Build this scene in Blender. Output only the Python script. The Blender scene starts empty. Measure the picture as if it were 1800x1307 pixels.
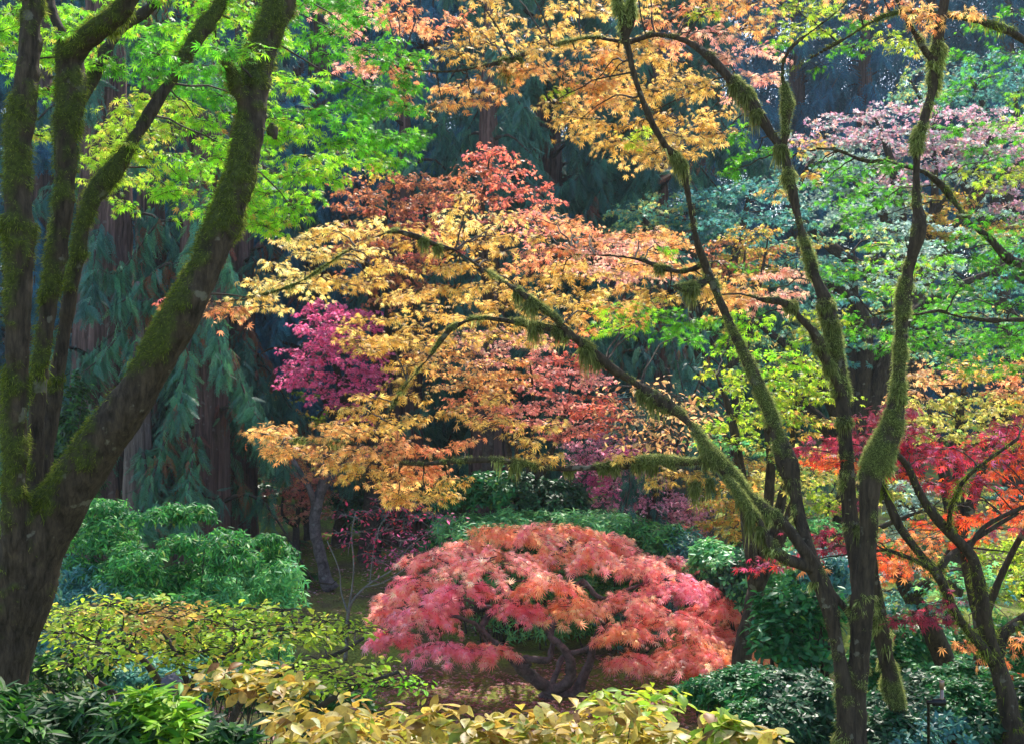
import bpy, math, numpy as np
from mathutils import Vector

# ------------------------------------------------------------------ camera, sky, sun, exposure
S = bpy.context.scene
COL = S.collection
F, CZ = 2150.0, 3.2            # focal length in photo pixels, eye height above the low lawn
cam = bpy.data.objects.new("camera", bpy.data.cameras.new("camera"))
COL.objects.link(cam)
cam.location = (0, 0, CZ)
cam.rotation_euler = (math.radians(90), 0, 0)
cam.data.sensor_width = 36.0
cam.data.lens = F * 36.0 / 1800.0
cam.data.clip_start = 0.05
cam.data.clip_end = 500
S.camera = cam

SUN_AZ, SUN_EL = math.radians(14), math.radians(50)   # azimuth clockwise from +Y (straight ahead)
w = bpy.data.worlds.new("World")
S.world = w
w.use_nodes = True
nt = w.node_tree
bg = nt.nodes["Background"]
sky = nt.nodes.new("ShaderNodeTexSky")
sky.sky_type = 'NISHITA'
sky.sun_disc = False
sky.sun_elevation = SUN_EL
sky.sun_rotation = SUN_AZ
nt.links.new(sky.outputs[0], bg.inputs[0])
bg.inputs[1].default_value = 0.15

sl = bpy.data.lights.new("sun", 'SUN')
sl.energy = 2.9
sl.angle = math.radians(0.6)
sl.color = (1.0, 0.93, 0.82)
sun = bpy.data.objects.new("sun", sl)
COL.objects.link(sun)
sdir = Vector((math.sin(SUN_AZ) * math.cos(SUN_EL), math.cos(SUN_AZ) * math.cos(SUN_EL), math.sin(SUN_EL)))
sun.rotation_euler = sdir.to_track_quat('Z', 'Y').to_euler()

S.view_settings.view_transform = 'Standard'
S.view_settings.look = 'None'
S.view_settings.exposure = 1.48
S.view_settings.gamma = 1.0
cy = S.cycles
cy.max_bounces = 7
cy.diffuse_bounces = 4
cy.glossy_bounces = 2
cy.transmission_bounces = 5
cy.transparent_max_bounces = 8
cy.volume_bounces = 1
cy.caustics_reflective = False
cy.caustics_refractive = False
cy.sample_clamp_indirect = 6
cy.use_adaptive_sampling = True
cy.adaptive_threshold = 0.01
cy.use_denoising = True
cy.denoiser = 'OPENIMAGEDENOISE'
cy.denoising_prefilter = 'ACCURATE'

rng = np.random.default_rng(11)
UP = np.array([0, 0, 1.0])


# ------------------------------------------------------------------ helpers
def P(px, py, d):
    """A place d metres ahead that shows at photo pixel (px, py)."""
    return np.array([(px - 900.0) / F * d, d, CZ - (py - 653.5) / F * d])


def lin(h):
    h = h.lstrip('#')
    c = np.array([int(h[i:i + 2], 16) / 255 for i in (0, 2, 4)])
    return np.where(c <= .04045, c / 12.92, ((c + .055) / 1.055) ** 2.4)


def nrm(a):
    return a / np.maximum(np.linalg.norm(a, axis=-1, keepdims=True), 1e-9)


def _hash(i, j, k):
    h = (i * 374761393 + j * 668265263 + k * 1274126177) & 0xffffffff
    h = ((h ^ (h >> 13)) * 1274126177) & 0xffffffff
    return ((h ^ (h >> 16)) & 0xffff) / 65535.0


def vnoise(p):
    f = np.floor(p).astype(np.int64)
    t = p - f
    t = t * t * (3 - 2 * t)
    r = 0
    for a in (0, 1):
        for b in (0, 1):
            for c in (0, 1):
                wgt = (t[:, 0] if a else 1 - t[:, 0]) * (t[:, 1] if b else 1 - t[:, 1]) * (t[:, 2] if c else 1 - t[:, 2])
                r = r + wgt * _hash(f[:, 0] + a, f[:, 1] + b, f[:, 2] + c)
    return r


def fbm(p, o=3):
    r, a, s = 0, .5, 0
    for i in range(o):
        r = r + a * vnoise(p * 2 ** i + 17.3 * i)
        s += a
        a *= .5
    return r / s


def ground_z(x, y):
    x = np.asarray(x, float)
    y = np.asarray(y, float)
    z = np.interp(y, [-30, 1.5, 4, 6.5, 10, 12, 17, 21.5, 25, 40, 60, 120], [1.7, 1.6, 1.15, .75, .1, -.02, .2, .5, .45, 2.0, 6, 12])
    z = z + .05 * np.sin(x * .9 + 1) * np.sin(y * .7) + .03 * np.sin(x * 2.1 + y * 1.3)
    z = z + np.interp(y, [8, 14, 30], [0, .12, 1.2]) * np.clip((x - 2) / 8, -0.3, 1.5) * -.6
    return z


class MB:
    """Collects vertices, triangles and quads with a colour per face; build() links ONE mesh object."""

    def __init__(s):
        s.v, s.f3, s.f4, s.c3, s.c4, s.m3, s.m4, s.n = [], [], [], [], [], [], [], 0

    def add(s, v, f3=None, f4=None, c3=None, c4=None, mat=0):
        v = np.asarray(v, float).reshape(-1, 3)
        for f, c, F_, C_, M_, k in ((f3, c3, s.f3, s.c3, s.m3, 3), (f4, c4, s.f4, s.c4, s.m4, 4)):
            if f is not None and len(f):
                f = np.asarray(f, np.int64).reshape(-1, k)
                F_.append(f + s.n)
                C_.append(np.broadcast_to(np.asarray((.1, .1, .1) if c is None else c, float), (len(f), 3)))
                M_.append(np.full(len(f), mat))
        s.v.append(v)
        s.n += len(v)

    def build(s, name, mats, parent=None, smooth=False):
        me = bpy.data.meshes.new(name)
        v = np.concatenate(s.v)
        f3 = np.concatenate(s.f3) if s.f3 else np.zeros((0, 3), int)
        f4 = np.concatenate(s.f4) if s.f4 else np.zeros((0, 4), int)
        loops = np.concatenate([f3.ravel(), f4.ravel()]).astype(np.int32)
        start = np.concatenate([np.arange(len(f3)) * 3, len(f3) * 3 + np.arange(len(f4)) * 4]).astype(np.int32)
        me.vertices.add(len(v))
        me.vertices.foreach_set('co', v.astype(np.float32).ravel())
        me.loops.add(len(loops))
        me.loops.foreach_set('vertex_index', loops)
        me.polygons.add(len(start))
        me.polygons.foreach_set('loop_start', start)
        mi = np.concatenate((s.m3 or [np.zeros(0)]) + (s.m4 or [np.zeros(0)])).astype(np.int32)
        me.polygons.foreach_set('material_index', mi)
        if smooth:
            me.polygons.foreach_set('use_smooth', np.ones(len(start), bool))
        me.update(calc_edges=True)
        c = np.concatenate((s.c3 or [np.zeros((0, 3))]) + (s.c4 or [np.zeros((0, 3))]))
        at = me.attributes.new('tint', 'FLOAT_COLOR', 'FACE')
        at.data.foreach_set('color', np.concatenate([c, np.ones((len(c), 1))], 1).astype(np.float32).ravel())
        for m in (mats if isinstance(mats, (list, tuple)) else [mats]):
            me.materials.append(m)
        o = bpy.data.objects.new(name, me)
        COL.objects.link(o)
        if parent is not None:
            o.parent = parent
            o.location = -np.array(parent.location)
        return o


def thing(name, label, cat, base, group=None):
    o = bpy.data.objects.new(name, None)
    COL.objects.link(o)
    o.location = tuple(float(a) for a in base)
    o.empty_display_size = .2
    tag(o, label, cat, group)
    return o


def tag(o, label, cat, group=None, kind=None):
    o['label'] = label
    o['category'] = cat
    if group:
        o['group'] = group
    if kind:
        o['kind'] = kind
    return o


def spline(pts, step):
    """Catmull-Rom through rows (x, y, z, radius), resampled about every step metres."""
    p = np.asarray(pts, float)
    p = np.vstack([2 * p[0] - p[1], p, 2 * p[-1] - p[-2]])
    out = []
    for i in range(1, len(p) - 2):
        n = max(2, int(np.linalg.norm(p[i + 1, :3] - p[i, :3]) / step))
        t = np.arange(n)[:, None] / n
        a, b, c, d = p[i - 1], p[i], p[i + 1], p[i + 2]
        out.append(.5 * (2 * b + (c - a) * t + (2 * a - 5 * b + 4 * c - d) * t ** 2 + (3 * b - a - 3 * c + d) * t ** 3))
    out.append(p[-2][None])
    q = np.concatenate(out)
    q[:, 3] = np.maximum(q[:, 3], .0015)
    return q


def tube(mb, q, sides=8, col=(.1, .08, .06), mat=0, wob=0., flute=0, cap=True):
    """Sweeps a ring along the rows of q (x, y, z, radius)."""
    n = len(q)
    T = nrm(np.gradient(q[:, :3], axis=0))
    ref = np.where(np.abs(T[:, 2:3]) > .9, np.array([[0, 1.0, 0]]), np.array([[0, 0, 1.0]]))
    if np.mean(np.abs(T[:, 2])) > .6:
        ref = np.tile([[0, 1.0, 0]], (n, 1))
    else:
        ref = np.tile([[.13, .1, .98]], (n, 1))
    A = nrm(np.cross(T, ref))
    B = np.cross(T, A)
    an = np.arange(sides) / sides * 2 * math.pi
    r = q[:, 3][:, None] * np.ones(sides)[None]
    if flute:
        r = r * (1 + .10 * np.sin(an * flute)[None] + .05 * np.sin(an * (flute * 2 + 1) + 1.3)[None])
    v = q[:, None, :3] + r[..., None] * (np.cos(an)[None, :, None] * A[:, None] + np.sin(an)[None, :, None] * B[:, None])
    v = v.reshape(-1, 3)
    if wob:
        k = np.repeat(q[:, 3], sides)[:, None]
        cdir = nrm(v - np.repeat(q[:, :3], sides, 0))
        v = v + cdir * k * wob * (fbm(v / np.maximum(k, .02) * .8, 2)[:, None] - .5) * 2
    i = np.arange(n - 1)[:, None] * sides
    j = np.arange(sides)[None]
    j2 = (j + 1) % sides
    f = np.stack([i + j, i + j2, i + sides + j2, i + sides + j], -1).reshape(-1, 4)
    f3 = None
    if cap:
        v = np.vstack([v, q[0, :3], q[-1, :3]])
        a, b = n * sides, n * sides + 1
        jj, kk = np.arange(sides), (np.arange(sides) + 1) % sides
        f3 = np.vstack([np.stack([np.full(sides, a), kk, jj], 1), np.stack([np.full(sides, b), (n - 1) * sides + jj, (n - 1) * sides + kk], 1)])
    mb.add(v, f3=f3, f4=f, c3=col, c4=col, mat=mat)


def px_limb(rows, d=None, step=.05):
    """rows (px, py, half width in px[, distance]) -> spline rows in metres."""
    o = []
    for r in rows:
        dd = r[3] if len(r) > 3 else d
        o.append([*P(r[0], r[1], dd), r[2] / F * dd])
    return spline(o, step)


# ------------------------------------------------------------------ leaf shapes (midrib along +y, length about 1)
def star(angles, lens, wid, droop=.25, seg=False):
    v, q, t = [(0, -.0, 0)], [], []
    for a, L in zip(angles, lens):
        a = math.radians(a)
        c, s = math.cos(a), math.sin(a)

        def pt(u, wv, z):
            return (u * s + wv * c, u * c - wv * s, z)
        k = len(v)
        v += [pt(L * .42, -wid * L, .03 - droop * .12), pt(L, 0, -droop * L), pt(L * .42, wid * L, .03 - droop * .12)]
        q.append((0, k, k + 1, k + 2))
    return np.array(v, float), np.array(q), None


MAPLE7 = star((0, 36, -36, 74, -74, 120, -120), (1, .95, .95, .78, .78, .42, .42), .092)
MAPLE5 = star((0, 48, -48, 98, -98), (1, .9, .9, .6, .6), .19)
SMALL3 = star((0, 62, -62), (1, .8, .8), .26)


def lace():
    v, q = [], []
    for a, L in ((0, 1.), (26, .95), (-26, .95), (55, .8), (-55, .8), (88, .55), (-88, .55)):
        a = math.radians(a)
        c, s = math.cos(a), math.sin(a)
        k = len(v)
        wv = .05
        for u, ww, z in ((0, .02, 0), (.5, wv, -.06), (1, .008, -.34)):
            for sg in (-1, 1):
                v.append((u * L * s + sg * ww * c, u * L * c - sg * ww * s, z * L))
        q += [(k, k + 1, k + 3, k + 2), (k + 2, k + 3, k + 5, k + 4)]
    return np.array(v), np.array(q), None


LACE = lace()


def blade(w1=.16, peak=.45, fold=.05, curl=.16, n=3):
    """A folded leaf blade: n+1 stations along the midrib, left and right halves."""
    ys = np.linspace(0, 1, n + 2)
    v, q, t = [], [], []
    for y in ys:
        wv = w1 * (math.sin(math.pi * y ** (math.log(.5) / math.log(peak))) ** .8 if 0 < y < 1 else 0)
        z = -curl * y * y
        v += [(-wv, y, z + fold * wv / w1), (0, y, z), (wv, y, z + fold * wv / w1)]
    for i in range(len(ys) - 1):
        a = i * 3
        q += [(a, a + 1, a + 4, a + 3), (a + 1, a + 2, a + 5, a + 4)]
    return np.array(v, float), np.array(q), None


LANCE = blade(.13, .5, .03, .22, 2)
OBOV = blade(.27, .62, .07, .18, 4)
OVAL = blade(.26, .5, .06, .14, 2)
TINY = (np.array([(-.28, .45, .03), (0, 0, 0), (.28, .45, .03), (0, 1, -.1)], float), np.array([(1, 2, 3, 0)]), None)


def frond(n=10, spread=.34, droop=.45, side=2):
    """A flat feathery cedar spray: slender side sprays, each with finer tips, along a drooping rachis."""
    v, t = [], []

    def strip(p, q, wv):
        k = len(v)
        p, q = np.array(p), np.array(q)
        s_ = np.cross(q - p, (0, 0, 1.0))
        s_ = s_ / max(np.linalg.norm(s_), 1e-6) * wv
        v.extend([tuple(p - s_), tuple(p + s_), tuple(q)])
        t.append((k, k + 1, k + 2))
    strip((0, 0, 0), (0, .55, -droop * .3), .012)
    strip((0, .5, -droop * .25), (0, 1, -droop), .018)
    r_ = np.random.default_rng(3)
    for i in range(n):
        u = .06 + .9 * i / (n - 1)
        for sg in (-1, 1):
            L = spread * (1 - .7 * u) * r_.uniform(.75, 1.15)
            p = np.array((0, u, -droop * u * u))
            q = p + np.array((sg * L * .8, L * r_.uniform(.7, 1.), -L * r_.uniform(.25, .8)))
            strip(p, q, .022)
            for j in range(side):
                m = p + (q - p) * (.35 + .3 * j)
                e = m + np.array((sg * L * (.10 if j % 2 else .34), L * .42, -L * r_.uniform(.25, .6)))
                strip(m, e, .017)
    return np.array(v, float), None, np.array(t)


FROND = frond()
FROND_FAR = frond(6, .42, .35, 1)


def inst(mb, tm, pos, ydir, zdir, size, col, mat=0):
    """Copies of one leaf shape at pos, midrib along ydir, face towards zdir; one colour per leaf."""
    tv, q, t = tm
    n = len(pos)
    if n == 0:
        return
    y = nrm(ydir)
    x = nrm(np.cross(y, zdir))
    z = np.cross(x, y)
    s = np.broadcast_to(np.asarray(size, float), (n,))[:, None, None]
    sx = rng.uniform(.72, 1.08, (n, 1, 1))
    sz = rng.uniform(.1, 1.8, (n, 1, 1))
    V = pos[:, None] + s * (sx * tv[None, :, 0:1] * x[:, None] + tv[None, :, 1:2] * y[:, None] + sz * tv[None, :, 2:3] * z[:, None])
    off = (np.arange(n) * len(tv))[:, None, None]
    kw = {}
    if q is not None:
        kw['f4'] = (q[None] + off).reshape(-1, 4)
        kw['c4'] = np.clip(np.repeat(col, len(q), 0) * rng.normal(1, .11, (n * len(q), 1)), .003, .95)
    if t is not None:
        kw['f3'] = (t[None] + off).reshape(-1, 3)
        kw['c3'] = np.clip(np.repeat(col, len(t), 0) * rng.normal(1, .08, (n * len(t), 1)), .003, .95)
    mb.add(V.reshape(-1, 3), mat=mat, **kw)


# ------------------------------------------------------------------ colours: leaf tints, some with light, shade, as (colour, weight) lists
PAL = {
    'lime': [('#84c42a', 4), ('#9ecc30', 3), ('#70b428', 2), ('#bcb848', .5), ('#c4984c', .2)],
    'green': [('#56a428', 4), ('#468c26', 3), ('#72b42a', 2)],
    'limeyellow': [('#a8c838', 4), ('#bccc44', 3), ('#90bc30', 2), ('#d0b858', 1)],
    'gold': [('#e2ba62', 4), ('#ebc976', 3), ('#d2a64e', 2.5), ('#deb066', 2), ('#b0863c', 1.6)],
    'goldlit': [('#efd284', 4), ('#e8c46a', 3), ('#f2dc9c', 1.5), ('#d0a850', 2)],  # gold leaves in sun, the light put into the colour
    'goldorange': [('#e4ae64', 4), ('#eabf76', 3), ('#d89858', 2.5), ('#c8804e', 1.3)],
    'orange': [('#e8a46c', 4), ('#e29064', 3), ('#eab478', 2), ('#d67858', 1)],
    'peachpink': [('#eab498', 3), ('#e6a48e', 3), ('#e2968c', 2), ('#f0c49c', 2)],
    'salmon': [('#e69a8a', 4), ('#e08880', 3), ('#e8a888', 2)],
    'rust': [('#c07c54', 4), ('#b06c4c', 3), ('#cc8e58', 2), ('#9c604c', 1)],
    'redorange': [('#dc7c60', 4), ('#d06c5c', 3), ('#e29468', 2), ('#c86868', 1)],
    'coral': [('#fca898', 4), ('#f89a94', 3), ('#fdb492', 3), ('#f4929a', 1.5), ('#ffccb0', 1.5)],
    'coralpink': [('#fa9aa6', 4), ('#f48ca2', 3), ('#fcaaaa', 2), ('#f8a898', 1)],
    'coralorange': [('#fbb07e', 4), ('#fdbc8a', 3), ('#f8a286', 2)],
    'magenta': [('#e8709c', 4), ('#de5e8c', 3), ('#ee86a8', 2), ('#d44c78', 1)],
    'pink': [('#f0a4b4', 4), ('#ea94aa', 3), ('#f4b4b8', 2), ('#e084a0', 1)],
    'hotpink': [('#e46a9c', 4), ('#da6498', 3), ('#ea88ac', 2)],
    'scarlet': [('#c03444', 4), ('#b02c48', 3), ('#cc4a3c', 2), ('#a84868', 2.5), ('#bc6088', 1.5)],  # purplish pinks, here and in crimson, put the leaf sheen into the colour
    'crimson': [('#a43448', 4), ('#943048', 3), ('#ac4050', 2), ('#985068', 2)],
    'redtoorange': [('#d8482c', 3), ('#e0602e', 3), ('#e87a34', 2), ('#c8382c', 1)],
    'leaforange': [('#f09858', 4), ('#f4a864', 3), ('#ea8450', 2)],
    'yellowgreen': [('#a8bc34', 4), ('#94b030', 3), ('#c0c044', 2), ('#80a82c', 2), ('#d0b450', .7)],
    'butter': [('#b49e46', 4), ('#c0a84e', 3), ('#a48836', 2.5), ('#9c9638', 2.5), ('#c8b878', 1), ('#80902e', 2), ('#866230', 1)],
    'pieris': [('#3c823e', 4), ('#30703e', 3), ('#4e9644', 2.5), ('#6aa84a', 1.5), ('#88a048', .3)],
    'rhodo': [('#244e1e', 4), ('#1e421e', 3), ('#34601e', 2), ('#487820', .8)],  # darkened: shadow put into the leaf colour
    'rhodolit': [('#78a424', 4), ('#90b028', 2), ('#4c841c', 2)],  # the same leaf in sunlight, the light put into its colour
    'darkgreen': [('#2a5a38', 4), ('#245038', 3), ('#36683c', 2)],
    'glossgreen': [('#2c6e34', 4), ('#247040', 3), ('#388038', 2), ('#6a9030', .3)],
    'midgreen': [('#6cb066', 4), ('#5ca46c', 3), ('#88c068', 2)],
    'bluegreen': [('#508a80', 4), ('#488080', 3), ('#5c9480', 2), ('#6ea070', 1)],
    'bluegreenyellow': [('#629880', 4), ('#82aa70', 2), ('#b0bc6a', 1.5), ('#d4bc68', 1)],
    'yelloworange': [('#d0b050', 4), ('#c8a04c', 2), ('#d89a50', 2), ('#a8b050', 2)],
    'paleyellow': [('#ccbc5c', 4), ('#b8b858', 3), ('#d8c070', 2), ('#8cb058', 2)],
    'pinksilver': [('#c4a8ac', 3), ('#c090a4', 3), ('#98a8a0', 2), ('#cc9c90', 2), ('#88a098', 2), ('#b87c88', 1)],
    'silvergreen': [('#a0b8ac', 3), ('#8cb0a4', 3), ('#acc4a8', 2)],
    'cedar': [('#3c7064', 4), ('#34645a', 3), ('#467a64', 2), ('#56886a', 1)],
    'cedargreen': [('#4a8464', 4), ('#3f7460', 3), ('#5c9468', 2), ('#8c6044', .25)],
    'cedarblue': [('#2c6c84', 4), ('#28627c', 3), ('#367888', 2)],  # extra blue: the haze of distance put into the needle colour
    'cedarbrown': [('#7c4a34', 4), ('#8c5838', 2), ('#643c2c', 2)],
    'fern': [('#3c6c34', 4), ('#2c5c34', 2)],
    'fallen': [('#c08890', 3), ('#a86870', 3), ('#c89a80', 2), ('#8c5c50', 3), ('#d0a0a8', 2)],
    'peachleaf': [('#e0b070', 4), ('#d89a68', 3), ('#d8b880', 2)],
    'redbud': [('#c03c5c', 4), ('#b04868', 3), ('#d04040', 2)],
}
PAL = {k: (np.array([lin(h) for h, _ in v]), np.array([w_ for _, w_ in v]) / sum(w_ for _, w_ in v)) for k, v in PAL.items()}
GAIN = {}


def colours(pal, n, jit=.16):
    c, p = PAL[pal]
    i = rng.choice(len(p), n, p=p)
    return np.clip(c[i] * (1 + rng.normal(0, jit, (n, 1))) * (1 + rng.normal(0, .05, (n, 3))), .004, .9)


# ------------------------------------------------------------------ materials
def mat(name):
    m = bpy.data.materials.new(name)
    m.use_nodes = True
    return m, m.node_tree, m.node_tree.nodes["Principled BSDF"]


def ramp(t, src, stops):
    r = t.nodes.new("ShaderNodeValToRGB")
    e = r.color_ramp.elements
    while len(e) < len(stops):
        e.new(.5)
    for k, (p, c) in enumerate(stops):
        e[k].position = p
        e[k].color = (*c, 1)
    t.links.new(src, r.inputs[0])
    return r


def leafmat(name, transl=.5, rough=.42, spec=.4, boost=1.35, blotch=0):
    m, t, b = mat(name)
    out = t.nodes["Material Output"]
    a = t.nodes.new("ShaderNodeAttribute")
    a.attribute_name = 'tint'
    tc = t.nodes.new("ShaderNodeTexCoord")
    nz = t.nodes.new("ShaderNodeTexNoise")
    nz.inputs['Scale'].default_value = 45
    nz.inputs['Detail'].default_value = 2
    t.links.new(tc.outputs['Object'], nz.inputs['Vector'])
    mr = t.nodes.new("ShaderNodeMapRange")
    mr.inputs[1].default_value, mr.inputs[2].default_value = .3, .7
    mr.inputs[3].default_value, mr.inputs[4].default_value = .78, 1.18
    t.links.new(nz.outputs['Fac'], mr.inputs[0])
    hs = t.nodes.new("ShaderNodeHueSaturation")
    t.links.new(a.outputs['Color'], hs.inputs['Color'])
    t.links.new(mr.outputs[0], hs.inputs['Value'])
    if blotch:
        n9 = t.nodes.new("ShaderNodeTexNoise")
        n9.inputs['Scale'].default_value = 70
        n9.inputs['Detail'].default_value = 3
        t.links.new(tc.outputs['Object'], n9.inputs['Vector'])
        r9 = ramp(t, n9.outputs['Fac'], [(.56, (1, 1, 1)), (.68, (.55, .36, .2))])
        m9 = t.nodes.new("ShaderNodeMix")
        m9.data_type = 'RGBA'
        m9.blend_type = 'MULTIPLY'
        m9.inputs[0].default_value = blotch
        t.links.new(hs.outputs[0], m9.inputs[6])
        t.links.new(r9.outputs[0], m9.inputs[7])
        colr = m9.outputs[2]
    else:
        colr = hs.outputs[0]
    t.links.new(colr, b.inputs['Base Color'])
    b.inputs['Roughness'].default_value = rough
    b.inputs['Specular IOR Level'].default_value = spec
    h2 = t.nodes.new("ShaderNodeHueSaturation")
    h2.inputs['Saturation'].default_value = 1.0
    h2.inputs['Value'].default_value = boost
    t.links.new(colr, h2.inputs['Color'])
    tr = t.nodes.new("ShaderNodeBsdfTranslucent")
    t.links.new(h2.outputs[0], tr.inputs['Color'])
    mx = t.nodes.new("ShaderNodeMixShader")
    mx.inputs[0].default_value = transl
    t.links.new(b.outputs[0], mx.inputs[1])
    t.links.new(tr.outputs[0], mx.inputs[2])
    t.links.new(mx.outputs[0], out.inputs['Surface'])
    return m


M_LEAF = leafmat("maple_leaf", .6, .45, .3, 1.45)
M_GLOSS = leafmat("glossy_leaf", .35, .42, .33)
M_DULL = leafmat("leathery_leaf", .35, .5, .25)
M_SOFT = leafmat("thin_leaf", .5, .5, .3, 1.5)
M_AUTUMN = leafmat("withering_leaf", .45, .45, .35, 1.4, .9)
M_NEEDLE = leafmat("needle_spray", .25, .5, .3, 1.1)
M_MOSS = leafmat("moss_strands", .55, .8, .05, 1.5)
M_LACE = leafmat("feathery_leaf", .62, .45, .35, 1.6)


def barkmat(name, dark, light, lichen, sc=(14, 14, 5), bump=.5, moss=True, mosscol=((.025, .034, .008), (.10, .125, .026))):
    m, t, b = mat(name)
    tc = t.nodes.new("ShaderNodeTexCoord")
    mp = t.nodes.new("ShaderNodeMapping")
    mp.inputs['Scale'].default_value = sc
    t.links.new(tc.outputs['Object'], mp.inputs['Vector'])
    n1 = t.nodes.new("ShaderNodeTexNoise")
    n1.inputs['Scale'].default_value = 1
    n1.inputs['Detail'].default_value = 9
    n1.inputs['Roughness'].default_value = .72
    n1.inputs['Distortion'].default_value = .4
    t.links.new(mp.outputs[0], n1.inputs['Vector'])
    vo = t.nodes.new("ShaderNodeTexVoronoi")
    vo.feature = 'DISTANCE_TO_EDGE'
    vo.inputs['Scale'].default_value = 1.3
    t.links.new(mp.outputs[0], vo.inputs['Vector'])
    crk = ramp(t, vo.outputs['Distance'], [(.0, (.35, .35, .35)), (.13, (1, 1, 1))])
    r0 = ramp(t, n1.outputs['Fac'], [(.36, dark), (.64, light)])
    r1 = t.nodes.new("ShaderNodeMix")
    r1.data_type = 'RGBA'
    r1.blend_type = 'MULTIPLY'
    r1.inputs[0].default_value = .35
    t.links.new(r0.outputs[0], r1.inputs[6])
    t.links.new(crk.outputs[0], r1.inputs[7])
    hgt = t.nodes.new("ShaderNodeMath")
    hgt.operation = 'MULTIPLY'
    t.links.new(n1.outputs['Fac'], hgt.inputs[0])
    hgt.inputs[1].default_value = 1.0
    n2 = t.nodes.new("ShaderNodeTexNoise")
    n2.inputs['Scale'].default_value = 11
    n2.inputs['Detail'].default_value = 5
    t.links.new(tc.outputs['Object'], n2.inputs['Vector'])
    r2 = ramp(t, n2.outputs['Fac'], [(.64, (0, 0, 0)), (.67, (1, 1, 1))])
    mx = t.nodes.new("ShaderNodeMix")
    mx.data_type = 'RGBA'
    ml = t.nodes.new("ShaderNodeMath")
    ml.operation = 'MULTIPLY'
    ml.inputs[1].default_value = .6
    t.links.new(r2.outputs[0], ml.inputs[0])
    t.links.new(ml.outputs[0], mx.inputs[0])
    t.links.new(r1.outputs[2], mx.inputs[6])
    mx.inputs[7].default_value = (*lichen, 1)
    colr = mx.outputs[2]
    if moss:
        at = t.nodes.new("ShaderNodeAttribute")
        at.attribute_name = 'moss'
        n3 = t.nodes.new("ShaderNodeTexNoise")
        n3.inputs['Scale'].default_value = 60
        n3.inputs['Detail'].default_value = 5
        t.links.new(tc.outputs['Object'], n3.inputs['Vector'])
        r3 = ramp(t, n3.outputs['Fac'], [(.3, mosscol[0]), (.75, mosscol[1])])
        m2 = t.nodes.new("ShaderNodeMix")
        m2.data_type = 'RGBA'
        t.links.new(at.outputs['Fac'], m2.inputs[0])
        t.links.new(colr, m2.inputs[6])
        t.links.new(r3.outputs[0], m2.inputs[7])
        colr = m2.outputs[2]
    t.links.new(colr, b.inputs['Base Color'])
    b.inputs['Roughness'].default_value = .85
    b.inputs['Specular IOR Level'].default_value = .2
    bp = t.nodes.new("ShaderNodeBump")
    bp.inputs['Strength'].default_value = bump
    bp.inputs['Distance'].default_value = .02
    t.links.new(hgt.outputs[0], bp.inputs['Height'])
    t.links.new(bp.outputs[0], b.inputs['Normal'])
    return m


M_BARK = barkmat("maple_bark", (.016, .011, .007), (.088, .064, .044), (.20, .19, .15), (38, 38, 8), 1.0)
M_TWIG = barkmat("twig_bark", (.03, .022, .018), (.075, .06, .05), (.09, .09, .07), (20, 20, 20), .3, False)
M_GREYTWIG = barkmat("grey_twig_bark", (.10, .095, .085), (.24, .23, .20), (.28, .28, .22), (20, 20, 20), .3, False)
M_CEDAR = barkmat("cedar_bark", (.03, .018, .017), (.19, .115, .105), (.16, .14, .13), (16, 16, .8), 1.0, False)
M_CEDARPALE = barkmat("pale_cedar_bark", (.07, .05, .045), (.26, .20, .18), (.24, .22, .2), (18, 18, .9), 1.0, False)
M_LACEBARK = barkmat("twisted_maple_bark", (.05, .04, .042), (.18, .15, .15), (.2, .2, .19), (12, 12, 12), .6, False)


# ------------------------------------------------------------------ sampling helpers
def in_poly(x, y, poly):
    r = np.zeros(len(x), bool)
    p = np.asarray(poly, float)
    j = len(p) - 1
    for i in range(len(p)):
        a, b = p[i], p[j]
        with np.errstate(divide='ignore', invalid='ignore'):
            cr = ((a[1] > y) != (b[1] > y)) & (x < (b[0] - a[0]) * (y - a[1]) / (b[1] - a[1] + 1e-12) + a[0])
        r ^= cr
        j = i
    return r


def fill(poly, n, holes=()):
    """n well-spread points in a polygon (best of a few candidates each)."""
    p = np.asarray(poly, float)
    lo, hi = p.min(0), p.max(0)
    pts = np.zeros((0, 2))
    c = lo + rng.random((n * 60 + 400, 2)) * (hi - lo)
    ok = in_poly(c[:, 0], c[:, 1], poly)
    for h in holes:
        ok &= ~in_poly(c[:, 0], c[:, 1], h)
    c = c[ok]
    if len(c) == 0:
        return pts
    pts = c[:1]
    k = 1
    while len(pts) < n and k < len(c):
        cand = c[k:k + 6]
        k += 6
        if len(cand) == 0:
            break
        dd = np.min(np.linalg.norm(cand[:, None] - pts[None], axis=2), 1)
        pts = np.vstack([pts, cand[np.argmax(dd)]])
    return pts


def nearest_on(limbs, c):
    best = None
    for q in limbs:
        d = np.linalg.norm((q[:, :3] - c) * np.array([1, .6, 1.4]), axis=1) + .25 * np.maximum(0, q[:, 2] - c[2])
        i = int(np.argmin(d))
        if best is None or d[i] < best[0]:
            best = (d[i], q[i])
    return best[1]


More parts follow.
